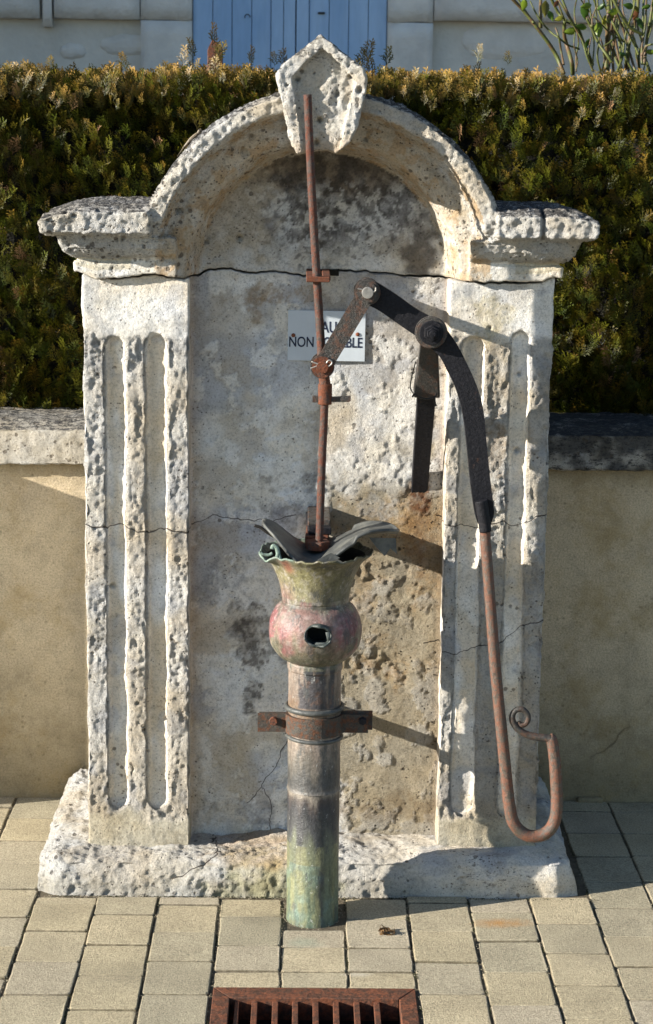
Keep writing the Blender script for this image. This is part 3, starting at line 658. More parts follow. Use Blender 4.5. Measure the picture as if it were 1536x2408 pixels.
c = lerp(c, np.array((.40,.40,.36)), (1-ss(z+n_mid*.01, .02, .06))*.35)
c = lerp(c, np.array((.44,.44,.24)), blob(V, -.06, .02, .14, .08, n_mid, .7)*(y < -.1)*.6); c = lerp(c, CR_*.85, ss(x, .1, .2)*.45)
c = lerp(c, OC_*1.3, blob(V, -.08, .08, .13, .02, n_mid, .7)*.4)
c = lerp(c, GY_, ss(fbm(V, 9, 4, 33), .05, .4)*ss(x, .2, .4)*.6)
c = lerp(c, np.array((.15,.12,.09)), np.clip(pt*1.8, 0, 1)*.5)
Ck = crackdist(V, [('h', [(530,2010),(500,2030),(470,2040),(440,2055),(400,2070)], -.2), ('h', [(100,1960),(150,1935),(230,1925)], -.1)])
Pit = .15*np.ones(len(V))
finish('plinth', V, F, (z > -.045) & (y < .478), {'Col': c, 'Rough': .5+.5*lf, 'Lich': .25*ss(fbm(V, 6, 2, 3), .1, .4), 'Crack': Ck, 'Pit': Pit}, M['stone'], fountain)

# ------------------------------------------------------------------ garden wall with coping
gw = empty('garden_wall', 'low beige rendered garden wall with stone coping running behind the fountain', 'wall', loc=(0, .6, 0))
PI_ = Matrix.Translation((0, -.6, 0))
bm = bmesh.new(); box(bm, -4.5, 4.5, .50, .70, -.06, .918); me = bm2me(bm, 'render_face')
o = link('render_face', me, M['wallr'], gw); o.matrix_parent_inverse = PI_
def coping(x0, x1, dark, y0=.468, y1=.735, z0=.921, z1=1.036, par=gw, pinv=PI_, rot=None):
    bm = bmesh.new(); box(bm, x0, x1, y0, y1, z0, z1)
    V, N, F = remesh(bm, .006); x, y, z = V.T; a = fbm(V, 8, 3, 1); b = fbm(V, 34, 3, 2); cc = fbm(V, 80, 2, 4)
    pt = np.maximum(pits(V, .05, .6, .004, .010, 3), pits(V, .02, .4, .002, .004, 4))
    d = a*.004+b*.003+cc*.001-pt*.011; V = V+N*d[:, None]; V[:,2] -= .02*ss(-y, -y0-.05, -y0)*ss(z, z1-.03, z1)
    c = np.tile(np.array((.45,.425,.375)), (len(V), 1)); c = lerp(c, W_*.8, ss(a, 0, .4)*.5); c = lerp(c, np.array((.10,.085,.07)), np.clip(pt*2, 0, 1)*.5)
    up = ss(N[:,2], .2, .7); c = lerp(c, np.array((.2,.195,.18)), up*.5)
    c = lerp(c, np.array((.05,.05,.05)), dark*ss(fbm(V, 10, 4, 9)+.35, -.2, .3)*.85)
    Pit = np.full(len(V), .3)
    o = finish('coping_stone', V, F, z > -9, {'Col': c, 'Rough': np.full(len(V), .7), 'Lich': np.clip(.9*up+.55*dark, 0, 1.2), 'Crack': np.full(len(V), .05), 'Pit': Pit}, M['stone'], par)
    o.matrix_parent_inverse = pinv
coping(-1.42, -.30, 0); coping(.40, 1.42, 1)
bm = bmesh.new(); box(bm, -4.5, -1.425, .468, .735, .921, 1.036); bevel(bm, .012)
def plainstone(bm, name, par, pinv, mat=M['hblock']):
    o = link(name, bm2me(bm, name), mat, par); o.matrix_parent_inverse = pinv; return o
plainstone(bm, 'coping_stone', gw, PI_)
bm = bmesh.new(); box(bm, 1.425, 4.5, .468, .735, .921, 1.036); bevel(bm, .012); plainstone(bm, 'coping_stone', gw, PI_)
bm = bmesh.new(); box(bm, -.298, .398, .468, .735, .921, 1.036); bevel(bm, .012); plainstone(bm, 'coping_stone', gw, PI_)
# fallen render piece at the foot of the right wall
bm = bmesh.new(); a = G(1380, 1868); box(bm, a[0]-.035, a[0]+.035, .482, .499, -.01, .014); bevel(bm, .006); o = plainstone(bm, 'mortar_lump', gw, PI_, M['wallr'])
# short pier left of the view, whose shadow slants over the wall
pier = empty('garden_pier', 'short rendered pier standing against the garden wall left of the fountain', 'pier', loc=(-1.45, .4, 0)); PP = Matrix.Translation((1.45, -.4, 0))
bm = bmesh.new(); box(bm, -1.62, -1.275, .29, .497, -.06, .955); o = link('pier_shaft', bm2me(bm, 'pier_shaft'), M['wallr'], pier); o.matrix_parent_inverse = PP
bm = bmesh.new(); box(bm, -1.64, -1.255, .272, .462, .957, 1.062); bevel(bm, .01); o = link('pier_cap', bm2me(bm, 'pier_cap'), M['hblock'], pier); o.matrix_parent_inverse = PP

# raised garden behind the wall
bm = bmesh.new(); box(bm, -14, 14, .702, 4.4, -.05, .95); tag(link('garden_soil', bm2me(bm, 'garden_soil'), M['soil']), kind='structure')

# ------------------------------------------------------------------ hedge
def lozenge(a, d, n, l, w):
    s = np.cross(d, n); s /= np.linalg.norm(s); return [a, a+d*l*.4+s*w/2, a+d*l, a+d*l*.4-s*w/2]
def spray(seed):
    rn = np.random.RandomState(seed); quads = []; tt = []; n = np.array([0, -1., 0])
    bend = rn.uniform(-.25, .25); curl = rn.uniform(-.1, .3)
    def ax(t): return np.array([bend*t*t, curl*t*t, t])
    for t0 in (0, .33, .66): q = ax(t0); e = ax(t0+.36); quads.append(lozenge(q, (e-q)/np.linalg.norm(e-q), n, np.linalg.norm(e-q), .045)); tt += [t0]
    k = 0
    for t in np.linspace(.1, .93, 11):
        side = 1 if k % 2 else -1; k += 1; L = (.46*(1-t)**.7+.09)*rn.uniform(.75, 1.2)
        an = math.radians(rn.uniform(30, 48))*side; d = np.array([math.sin(an), rn.uniform(-.25, .25), math.cos(an)]); d /= np.linalg.norm(d); a = ax(t)
        quads.append(lozenge(a, d, n, L, .055)); tt.append(t+.25)
        for m in range(4 if L > .2 else 2):
            s2 = 1 if m % 2 else -1; an2 = an+math.radians(36)*s2; d2 = np.array([math.sin(an2), rn.uniform(-.3, .3), math.cos(an2)]); d2 /= np.linalg.norm(d2)
            quads.append(lozenge(a+d*L*(.22+.17*m), d2, n, L*.42*rn.uniform(.7, 1.2), .042)); tt.append(t+.4)
    return np.array(quads), np.repeat(np.clip(np.array(tt), 0, 1.2), 4).reshape(-1, 4)
SPR = [spray(100+i) for i in range(10)]
def build_sprays(inst):
    Vs, Fs, Cs = [], [], []; off = 0
    for (pos, up, face, size, col, tip) in inst:
        Q, T = SPR[RNG.randint(len(SPR))]; up = up/np.linalg.norm(up); s = np.cross(face, up); s /= np.linalg.norm(s); f = np.cross(up, s)
        R3 = np.stack([s, -f, up], 0); pts = (Q.reshape(-1, 3)*size) @ R3+pos
        t = T.reshape(-1, 1)/1.2; cc = col*(1-t**2.2)+tip*t**2.2; cc = cc*RNG.uniform(.75, 1.25, (len(cc)//4, 1)).repeat(4, 0)
        Vs.append(pts); Cs.append(cc); m = len(pts); Fs.append(np.arange(off, off+m).reshape(-1, 4)); off += m
    return np.concatenate(Vs), np.concatenate(Fs), np.concatenate(Cs)
hedge = empty('conifer_hedge', 'dense clipped dark green conifer hedge with orange tips behind the fountain', 'hedge', loc=(0, 1.1, .95)); HP = Matrix.Translation((0, -1.1, -.95))
inst = []; HX = 1.85; r = RNG.uniform
gcols = [np.array(g)*.58 for g in ((.045,.062,.005),(.070,.082,.005),(.026,.042,.005),(.095,.09,.006),(.03,.052,.007),(.08,.062,.008))]
tcols = [np.array(g)*.72 for g in ((.12,.125,.008),(.19,.15,.012),(.08,.10,.007),(.23,.14,.018),(.16,.155,.010))]
def add(x, y, z, up, size, browner=0):
    col = gcols[RNG.randint(6)]*r(.55, 1.2); tip = tcols[RNG.randint(5)]*r(.5, 1.15)
    if r(0, 1) < .02: col = np.array((.10,.06,.03)); tip = np.array((.28,.16,.08))
    if browner: tip = tip*(1-browner)+np.array((.44,.25,.055))*browner*r(.6, 1.2)
    face = np.array([r(-.9, .9), -1+r(-.6, .6), r(-.2, .5)])
    inst.append((np.array([x, y, z]), np.array(up), face, size, col, tip))
lump = lambda X, Z: .03*math.sin(X*7.1+Z*3)+.025*math.sin(X*17+Z*11+1)+.02*math.sin(Z*23+X*5)
for i in range(12500):
    x = r(-HX, HX) if i % 3 == 0 else r(-1.1, 1.2); z = r(.99, 1.93)
    if -.46 < x < .53 and z < 1.56: continue
    dep = r(0, 1)**1.5*.12
    y = .73+dep+lump(x, z)
    if z < 1.03: y -= .02
    sz = r(.036, .068)*(1.15 if z < 1.2 else 1); add(x, y, z-.03, (r(-.5, .5), r(-.8, -.1), r(.5, 1.0)), sz, 0)
for i in range(5200):
    x = r(-HX, HX) if i % 3 == 0 else r(-1.1, 1.2); y = r(.71, 1.5) if i % 2 else r(.71, .92); add(x, y, 1.901+.006*math.sin(x*9+y*5)+.006*math.sin(x*31)+r(-.04, .008)-.05*max(0, .76-y)/.06*r(0,1), (r(-.35, .35), r(-.35, .3), 1), r(.026, .058), r(.15, 1))
for px, py, n_, sz in ((497,52,5,.10),(510,90,6,.09),(450,90,5,.085),(430,110,6,.08),(870,95,5,.09),(840,100,4,.10),(1125,100,7,.08),(905,115,5,.07),(590,112,6,.08),(660,118,5,.07),(640,120,4,.06),(790,120,4,.07),(300,125,6,.07),(130,130,5,.06),(1200,118,5,.06)):
    q = P(px, py, .85)
    sz *= .72
    for k in range((n_+1)//2): add(q[0]+r(-.010, .010), .85+r(-.03, .03), q[2]-sz*.95-(.045*k), (r(-.25, .25), r(-.2, .2), 1), sz*r(.8, 1.1), r(.2, .6))
Vh, Fh, Ch = build_sprays(inst)
fo = link('foliage', meshnp('foliage', Vh, Fh, False, {'Col': Ch}), M['hedge'], hedge); fo['kind'] = 'stuff'; fo.matrix_parent_inverse = HP
bm = bmesh.new(); nx, nz = 90, 24; gv = {}  # added dark core: shade between the sprays put into its colour
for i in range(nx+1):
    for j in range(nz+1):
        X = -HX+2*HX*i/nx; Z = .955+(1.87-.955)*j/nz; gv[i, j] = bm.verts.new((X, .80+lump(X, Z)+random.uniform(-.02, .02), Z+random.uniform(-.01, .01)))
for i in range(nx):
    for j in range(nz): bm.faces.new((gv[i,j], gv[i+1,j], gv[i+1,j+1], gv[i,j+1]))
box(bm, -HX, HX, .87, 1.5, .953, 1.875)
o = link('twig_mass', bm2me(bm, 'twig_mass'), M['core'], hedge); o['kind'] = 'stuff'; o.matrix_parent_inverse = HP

# rusty pointed stake behind the hedge
pt = [(488,165),(488,118),(492,108),(500,92),(512,100),(524,112),(524,165)]
bm = bmesh.new(); prism(bm, [(P(a, b, 1.58)[0], P(a, b, 1.58)[2]) for a, b in pt[1:-1]]+[(P(524,112,1.58)[0], .96), (P(488,112,1.58)[0], .96)], 1.575, 1.590)
bevel(bm, .002, 1); o = link('metal_stake', bm2me(bm, 'metal_stake'), M['rust']); tag(o, 'rusty pointed metal stake standing behind the hedge in front of the blue shutter', 'stake')

# ------------------------------------------------------------------ rose bush
rose = empty('rose_bush', 'thorny rose bush with green and reddish canes and few leaves above the hedge', 'rose bush', loc=(1.1, 1.75, .95)); RP = Matrix.Translation((-1.1, -1.75, -.95))
def cp(cx_, cy_, Y=1.75): return P(1120+cx_*.2708, cy_*.2708, Y)
canes = [([(285,-40),(420,100),(530,240),(620,360),(700,490),(760,640)], 34, 'cane', 1.70), ([(350,-30),(440,110),(500,200)], 18, 'caneg', 1.72), ([(560,-40),(560,120),(560,240)], 30, 'cane', 1.75),
 ([(640,-40),(720,120),(800,190),(880,240),(930,370),(970,460),(1010,560)], 30, 'caneg', 1.78), ([(740,-30),(800,120),(860,230),(960,420),(1010,560)], 24, 'cane', 1.83),
 ([(470,10),(540,150),(640,270),(720,330),(800,390),(900,425)], 16, 'caneg', 1.70), ([(690,240),(720,330),(740,450),(760,560)], 18, 'cane', 1.69), ([(770,180),(765,300),(790,400),(830,540),(840,640)], 36, 'cane', 1.78),
 ([(1150,-40),(1150,120),(1140,300),(1135,470),(1130,600)], 40, 'cane', 1.75), ([(1180,-30),(1250,110),(1330,230),(1450,300)], 28, 'caneg', 1.70), ([(1410,-40),(1400,120),(1340,300),(1310,470),(1300,600)], 30, 'cane', 1.82),
 ([(1540,-20),(1510,200),(1480,360),(1460,560)], 28, 'cane', 1.76), ([(900,-20),(990,110),(1060,180),(1180,300),(1280,350)], 14, 'cane', 1.72), ([(1050,50),(1010,150),(1005,230),(960,150)], 14, 'cane', 1.68),
 ([(960,160),(1010,260),(1060,370),(1130,470),(1180,540)], 24, 'caneg', 1.66), ([(1270,190),(1330,300),(1380,400),(1410,480)], 18, 'caneg', 1.66), ([(1190,200),(1250,320),(1280,360)], 18, 'caneg', 1.65), ([(1480,-30),(1470,200),(1440,420),(1440,560)], 20, 'cane', 1.72),
 ([(1000,320),(980,420),(975,500)], 12, 'cane', 1.64), ([(860,280),(850,390),(880,520),(870,600)], 12, 'cane', 1.66), ([(1620,-30),(1600,300),(1560,560)], 26, 'cane', 1.8), ([(1240,180),(1230,260),(1180,350),(1110,400)], 16, 'caneg', 1.7), ([(690,-30),(740,100),(770,180)], 16, 'cane', 1.72), ([(1555,380),(1480,400),(1440,480)], 18, 'cane', 1.68)]
_rn = random.Random(12)
for _k in range(22):
    _x = _rn.uniform(820, 1700); _y = 620; _p = [(_x, _y)]; _d = _rn.uniform(-.5, .35)
    for _j in range(5): _x += _d*130+_rn.uniform(-28, 28); _y -= 130; _p.append((_x, _y))
    canes.append((_p[::-1], _rn.uniform(9, 22), _rn.choice(['cane', 'cane', 'caneg']), _rn.uniform(1.66, 1.95)))
for pts_, wpx, mt, Y in canes:
    q = catmull([cp(a, b, Y+random.uniform(-.03, .03)) for a, b in pts_], 6)
    o = link('cane', tube(q, wpx*.2708/2/740*np.linspace(.85, 1.1, len(q)), 8), M[mt], rose); o.matrix_parent_inverse = RP
def leaf_mesh(seed, col):
    rn = random.Random(seed); n = 12; V = []; C = []
    for i in range(n+1):
        t = i/n; w = .24*math.sin(math.pi*t**.75)**1.0*(1+.10*(i % 2)); zz = -.12*t*t
        for s in (-1, 0, 1): V.append((s*w, abs(s)*(.10+rn.uniform(-.02, .02)), t)); V[-1] = (V[-1][0], V[-1][1]-zz*.6, V[-1][2]); C.append(np.array(col)*(1 if s else 1.15)*(1+.25*t))
    F = []
    for i in range(n):
        for s in (0, 1): a = i*3+s; F.append((a, a+1, a+4, a+3))
    return meshnp('leaf', V, F, True, {'Col': np.array(C)})
LM = [leaf_mesh(i, c_) for i, c_ in enumerate(((.06,.11,.012),(.11,.16,.015),(.035,.075,.012),(.085,.08,.012),(.10,.04,.015),(.16,.16,.02)))]
for m in LM: m.materials.append(M['leaf'])
spots = [(410,50,120,200,1),(610,70,150,190,3),(650,130,110,160,0),(720,160,90,250,5),(820,270,130,260,1),(920,230,110,280,0),(940,110,150,180,2),(960,50,110,260,1),(1060,250,150,170,1),(1050,270,120,150,0),(1110,180,130,230,5),(1200,100,120,260,1),(1190,130,110,300,5),(1330,50,110,280,0),(1080,60,90,240,2),(1380,130,100,200,4),(970,380,90,190,2),(1430,200,110,160,2),(1520,450,90,90,1),(1390,80,80,140,3),(700,30,80,220,4),(1480,60,80,250,0),(1570,120,120,200,1),(1600,260,120,220,2),(1650,60,120,160,0),(1280,470,70,100,2),(1550,20,90,200,1),(1700,200,120,200,1),(1740,340,110,250,0)]
for k, (a, b, L, ang, mi) in enumerate(spots):
    q = cp(a, b, 1.66+random.uniform(-.03, .08)); o = link('leaf', LM[mi], None, rose); s_ = L*.2708/740
    o.matrix_world = RP.inverted() @ (RP @ Matrix.Translation(q)) @ Euler((random.uniform(-.6, .6), math.radians(ang), random.uniform(-.7, .7))).to_matrix().to_4x4() @ Matrix.Scale(s_, 4) @ Matrix.Translation((0, 0, -.5))
    o.matrix_basis = Matrix.Translation((-1.1, -1.75, -.95)) @ o.matrix_basis

# ------------------------------------------------------------------ house behind
house = empty('house', 'old limestone house wall with blue board shutters behind the hedge', 'house', loc=(0, 4.2, .95)); HO = Matrix.Translation((0, -4.2, -.95))
def hp(name, bm, mat, par=house, pinv=HO): o = link(name, bm2me(bm, name), mat, par); o.matrix_parent_inverse = pinv; return o
def hx(px, py=45): return P(px, py, 4)[0]
xs0, xs1 = hx(453.5, 60), hx(910, 60); zc = P(230, 45, 3.98)[2]; zr = P(1150, 50, 3.98)[2]; xj = hx(331, 100); xk = hx(1018, 100)
bm = bmesh.new(); box(bm, -8, xs0, 4.03, 4.35, .95, 5.6); box(bm, xs1, 8, 4.03, 4.35, .95, 5.6); box(bm, xs0, xs1, 4.03, 4.35, 3.45, 5.6); hp('wall', bm, M['house'])
bm = bmesh.new(); box(bm, xs0, xs1, 4.10, 4.12, .95, 3.45); hp('door_back', bm, M['pit'])
def blk(x0, x1, z0, z1, yf, seed=0):
    bm = bmesh.new(); box(bm, x0+.002, x1-.002, yf, 4.032, z0+.0015, z1-.0015); bmesh.ops.subdivide_edges(bm, edges=bm.edges[:], cuts=5, use_grid_fill=True)
    V = np.array([v.co for v in bm.verts]); nn = fbm(V, 9, 3, seed)
    for v, a in zip(bm.verts, nn): v.co.y += a*.008 if v.co.y < 4.0 else 0; v.co.z += a*.003
    o = hp('stone_block', bm, M['hblock']); 
    for p in o.data.polygons: p.use_smooth = True
# jambs, courses; the recessed panels below the upper course show rough infill
zj = [zc-1.2, zc-.8, zc-.41, zc, zc+.36, zc+.74, zc+1.15]
for k in range(6): blk(xj, xs0, zj[k], zj[k+1], 3.975, k); blk(xs1, xk, zj[k]+.004, zj[k+1]+.004, 3.975, 20+k)
for x0, x1 in ((-3.6,-2.6),(-2.6,-1.75),(-1.75,hx(96)),(hx(101),hx(125)),(hx(128),xj)):
    blk(x0, x1, zc if x0 != hx(101) else zc-.035, zc+.36, 3.972, int(x0*10) % 17)
for x0, x1 in ((-3.6,-2.3),(-2.3,-1.2),(-1.2,xj)): blk(x0, x1, zc-1.2, zc-.42, 3.99, 3)
for x0, x1 in ((xk, 1.32),(1.32, 2.3),(2.3, 3.4)): blk(x0, x1, zr, zr+.36, 3.97, int(x0*10)); blk(x0, x1, zr-1.2, zr-.55, 3.99, 4)
# rough infill stones low relief
for (px, py, w_, h_) in ((310,105,.30,.09),(1190,95,.40,.16),(470-300,120,.12,.07)):
    q = P(px, py, 4.0); bm = bmesh.new(); bmesh.ops.create_icosphere(bm, subdivisions=4, radius=1)
    V = np.array([v.co for v in bm.verts]); nn = fbm(V, 2.2, 4, 3)
    for v, a in zip(bm.verts, nn): v.co = Vector((q[0]+v.co.x*w_/2*(1+a*.10), 4.036+v.co.y*.020*(1+a*.12), q[2]+v.co.z*h_/2*(1+a*.10)))
    o = hp('rubble_stone', bm, M['hblock'])
    for p in o.data.polygons: p.use_smooth = True
for edges, dirs in (((453.5,500.5,546,592,637.6,667,695.2), 1), ((696.8,727,774,820,866,910), -1)):
    sh = bpy.data.objects.new('shutter', None); COL.objects.link(sh); sh.parent = house; sh.location = (hx(sum(edges)/len(edges)), -.2, 0)
    SP = Matrix.Translation((-sh.location.x, -4.0, -.95))
    for a, b in zip(edges[:-1], edges[1:]):
        x0, x1 = hx(a, 60)+.0012, hx(b, 60)-.0012; yf = 3.995 if (b-a) > 40 else 3.985
        bm = bmesh.new(); box(bm, x0, x1, yf, yf+.028, 1.0, 3.44); bevel(bm, .003, 2); hp('board', bm, M['shutter'], sh, SP)
    if dirs > 0:
        q = P(582, 40, 3.985); pts = [(q[0]+.011*math.cos(t), 3.978, q[2]+.011*math.sin(t)) for t in np.linspace(-.2, 3.5, 12)]
        o = link('hook', tube(pts, .0022, 6), M['wire'], sh); o.matrix_parent_inverse = SP
    else:
        q = P(756, 30, 3.98); bm = bmesh.new(); box(bm, q[0]-.014, q[0]+.014, 3.985, 3.994, q[2]-.004, q[2]+.004); hp('hook', bm, M['wire'], sh, SP)
bm = bmesh.new(); box(bm, -8.2, 8.2, 3.6, 7.2, 5.6, 5.75); hp('roof', bm, M['tile'])
# added wing, out of view, put here to keep the sun off this wall
wing = empty('neighbouring_house', 'plain limestone house wing standing left of the shuttered wall', 'house', loc=(-5, 3, .95)); WP = Matrix.Translation((5, -3, -.95))
bm = bmesh.new(); box(bm, -8, -3.2, 2.1, 4.029, .95, 5.4); hp('wall', bm, M['house'], wing, WP)
bm = bmesh.new(); box(bm, -8.2, -3.0, 1.98, 4.029, 5.4, 5.52); hp('roof', bm, M['tile'], wing, WP)

# ------------------------------------------------------------------ sign
sg = empty('water_sign', 'pale grey rectangular plaque with dark lettering screwed on the stone panel behind the pump rod', 'sign', loc=(.055, -.005, 1.317))
s0 = P(677.5, 729, 0); s1 = P(858, 849, 0); sw = s1[0]-s0[0]; sh_ = s0[2]-s1[2]; scx = (s0[0]+s1[0])/2; scz = (s0[2]+s1[2])/2
sg.location = (scx, -.006, scz); SG = Matrix.Identity(4)
bm = bmesh.new(); box(bm, -sw/2, sw/2, -.0015, .003, -sh_/2, sh_/2); bevel(bm, .0006, 1); o = link('plate', bm2me(bm, 'plate'), M['sign'], sg)
def text(s, cx, cz, width, height):
    cu = bpy.data.curves.new('t', 'FONT'); cu.body = s; cu.align_x = 'CENTER'; cu.extrude = .012; cu.size = 1; cu.offset = .012; cu.space_character = 1.0
    o = bpy.data.objects.new('t', cu); COL.objects.link(o); me = bpy.data.meshes.new_from_object(o.evaluated_get(bpy.context.evaluated_depsgraph_get()))
    bpy.data.objects.remove(o); n = len(me.vertices); V = np.empty(n*3); me.vertices.foreach_get('co', V); V = V.reshape(-1, 3)
    V[:,0] -= (V[:,0].max()+V[:,0].min())/2; V[:,0] *= width/np.ptp(V[:,0]); V[:,1] -= V[:,1].min(); V[:,1] *= height/np.ptp(V[:,1]); V[:,2] *= .03
    W = np.stack([V[:,0]+cx, -.0018-V[:,2]*1.0, V[:,1]+cz], 1); me.vertices.foreach_set('co', W.ravel()); me.name = 'lettering'; me.update()
    link('lettering', me, M['ink'], sg)
text('EAU', P(767, 780, 0)[0]-scx, P(767, 781.5, 0)[2]-scz, .048, .0265)
text('NON POTABLE', P(766, 816, 0)[0]-scx, P(766, 816, 0)[2]-scz, .172, .0245)
for px, py in ((690, 788), (841, 785)):
    q = P(px, py, 0); bm = bmesh.new(); bmesh.ops.create_uvsphere(bm, u_segments=12, v_segments=8, radius=.0048)
    for v in bm.verts: v.co = Vector((v.co.x+q[0]-scx, v.co.y*.5-.002, v.co.z+q[2]-scz))
    link('screw', bm2me(bm, 'screw', True), M['screw'], sg)
sg.rotation_euler = (0, math.radians(.35), 0)

# ------------------------------------------------------------------ hand pump
PY = -.262; AX = P(738, 1800, PY)[0]
pump = empty('hand_pump', 'old copper hand pump with flared bowl, green patinated pipe and long rusty iron lever', 'hand pump', loc=(AX, PY, 0))
PM = Matrix.Translation((-AX, -PY, 0))
def part(name, me, mat, par=pump): o = link(name, me, mat, par); o.matrix_parent_inverse = PM if par is pump else par.matrix_parent_inverse; return o
def sub(name, me, mat, par): o = link(name, me, mat, par); return o
def zp(py): return P(738, py, PY)[2]
def lathe(prof, seg=110, tilt=0, fz=None):
    """prof list (r,z) -> dense rows"""
    prof = np.array(prof); V = []
    for (r_, z_) in prof:
        a = np.linspace(0, 2*math.pi, seg, endpoint=False)+math.pi/2
        V.append(np.stack([AX+r_*np.cos(a), PY+r_*np.sin(a), np.full(seg, z_)], 1))
    V = np.array(V); n = len(prof); F = []
    i = np.arange(n-1)[:, None]; k = np.arange(seg)[None]; k2 = (k+1) % seg
    F = np.stack([i*seg+k, i*seg+k2, (i+1)*seg+k2, (i+1)*seg+k], -1).reshape(-1, 4)
    return V.reshape(-1, 3), F, n, seg
def interp_prof(ctrl, n):
    c_ = catmull([(a, b) for a, b in ctrl], 10); s_ = np.r_[0, np.cumsum(np.hypot(*np.diff(c_, axis=0).T))]; t = np.linspace(0, s_[-1], n)
    return np.stack([np.interp(t, s_, c_[:,0]), np.interp(t, s_, c_[:,1])], 1)
def patina(V):
    x, y, z = V.T; zs = [zp(p) for p in (2180,2120,2020,1965,1930,1885,1862,1850,1838,1820,1780,1740,1725,1660,1640,1600,1572,1556,1540,1500,1470,1430,1412,1400,1340,1300)]
    cs = [(.11,.18,.15),(.155,.215,.145),(.18,.205,.12),(.17,.19,.13),(.075,.08,.08),(.05,.052,.058),(.10,.085,.075),(.30,.27,.22),(.11,.11,.105),(.075,.078,.075),(.19,.175,.145),(.31,.26,.21),(.3,.26,.22),(.24,.17,.11),(.24,.19,.15),(.27,.23,.19),(.33,.27,.22),(.16,.16,.12),(.15,.16,.11),(.27,.24,.17),(.30,.18,.15),(.29,.19,.17),(.26,.24,.19),(.29,.27,.19),(.30,.28,.15),(.17,.16,.09)]
    st = fbm(V*np.array([1,1,.13]), 40, 5, 80, .6); jn = np.exp(-((z-zp(1845))/.03)**2); z2 = z+st*(.035-.030*jn)
    c = np.stack([np.interp(z2, zs, [q[k] for q in cs]) for k in range(3)], 1)
    ang = np.arctan2(x-AX, -(y-PY)); b = fbm(V, 16, 4, 81); b2 = fbm(V, 45, 4, 82)
    low = 1-ss(z, zp(1900), zp(1870))
    c = lerp(c, np.array((.055,.06,.058)), np.exp(-((ang-.30-.12*b)/.15)**2)*low*.85)
    c = lerp(c, np.array((.31,.32,.16)), low*ss(st, -.05, .35)*(z < zp(1960))*.55); c = lerp(c, np.array((.15,.27,.25)), low*ss(b, .1, .5)*(z < zp(2000))*.4)
    up = ss(z, zp(1640), zp(1600))*(1-ss(z, zp(1562), zp(1552))); c = lerp(c, np.array((.05,.055,.07)), (z > zp(1650))*(z < zp(1562))*ss(st, .0, .25)*(np.abs(ang-.1) < .75)*.85)
    c = lerp(c, np.array((.28,.14,.07)), (z > zp(1650))*(z < zp(1570))*ss(b2, .2, .5)*.3)
    bulb = ss(z, zp(1540), zp(1510))*(1-ss(z, zp(1432), zp(1418)))
    c = lerp(c, np.array((.30,.115,.125)), bulb*ss(np.abs(ang)+b*.5, .35, .85)*ss(b+.3+.5*b2, .0, .14)*.85)
    c = lerp(c, np.array((.13,.12,.08)), bulb*np.exp(-((ang-.15)/.35)**2)*(1-ss(z, zp(1500), zp(1470)))*.7)
    wht = ss(fbm(V, 48, 5, 87, .65)+.2*b, .30, .42)*(z > zp(1560))*(.25+.75*ss(z, zp(1440), zp(1410))); c = lerp(c, np.array((.52,.50,.46)), wht*.6)
    c = lerp(c, np.array((.44,.42,.40)), bulb*ss(fbm(V, 60, 3, 85), .2, .5)*.25)
    c = lerp(c, np.array((.09,.085,.06)), np.exp(-((z-zp(1414))/.0035)**2)*.75); c = lerp(c, np.array((.08,.085,.06)), bulb*ss(fbm(V, 30, 5, 98, .7), .12, .2)*.35)
    thr = (z > zp(1400)); c = lerp(c, np.array((.10,.105,.06)), thr*ss(ang+b*.4, .1, .6)*.6); c = lerp(c, np.array((.36,.36,.18)), thr*np.exp(-((ang+.35)/.3)**2)*.5)
    c = lerp(c, np.array((.30,.17,.15)), thr*(1-ss(z, zp(1400), zp(1345)))*ss(-ang, .5, .9)*.6)
    return np.clip(c*np.array((.66,.63,.62)), .01, .8)
def lmesh(name, prof, wob=.0006, seg=110):
    V, F, n, s_ = lathe(prof, seg); V0 = V.copy(); nn = fbm(V, 14, 3, 90)+.5*fbm(V, 50, 2, 91); d = np.stack([V[:,0]-AX, V[:,1]-PY], 1); d /= np.linalg.norm(d, axis=1)[:, None]+1e-9
    V[:, :2] += d*nn[:, None]*wob; return V, F
def lean(V): V = V.copy(); t = np.clip((.47-V[:,2])/.47, 0, 1.1); V[:,1] -= .062*t**1.3; return V
# pipe, two lengths with a crimped joint
V, F = lmesh('pipe', [(r_, z_) for z_, r_ in zip(np.linspace(-.06, zp(1842), 120), np.full(120, .0602))]); part('pipe', meshnp('pipe', lean(V), F, True, {'Col': patina(V)}), M['patina'])
zz = np.linspace(zp(1846), zp(1560), 110); rr_ = .0608+.0012*np.sin((zz-zz[0])*60)*0+.002*np.exp(-((zz-zz[0])/.004)**2)
V, F = lmesh('sleeve', list(zip(rr_, zz)), .0009); part('sleeve', meshnp('sleeve', lean(V), F, True, {'Col': patina(V)}), M['patina'])
# bulb bowl
ctrl = [(.0585,zp(1572)),(.0635,zp(1571)),(.064,zp(1556)),(.0635,zp(1551)),(.082,zp(1540)),(.1005,zp(1515)),(.1065,zp(1487)),(.1035,zp(1455)),(.091,zp(1428)),(.0785,zp(1416)),(.0765,zp(1408))]
V, F = lmesh('bulb', interp_prof(ctrl, 90), .0012, 140)
_q = P(748, 1496, PY-.11); _far = ~((np.hypot(V[:,0]-_q[0], V[:,2]-_q[2]) < .0235) & (V[:,1] < PY)); F = F[_far[F].all(axis=1)]
part('bowl', meshnp('bowl', V, F, True, {'Col': patina(V)}), M['patina'])
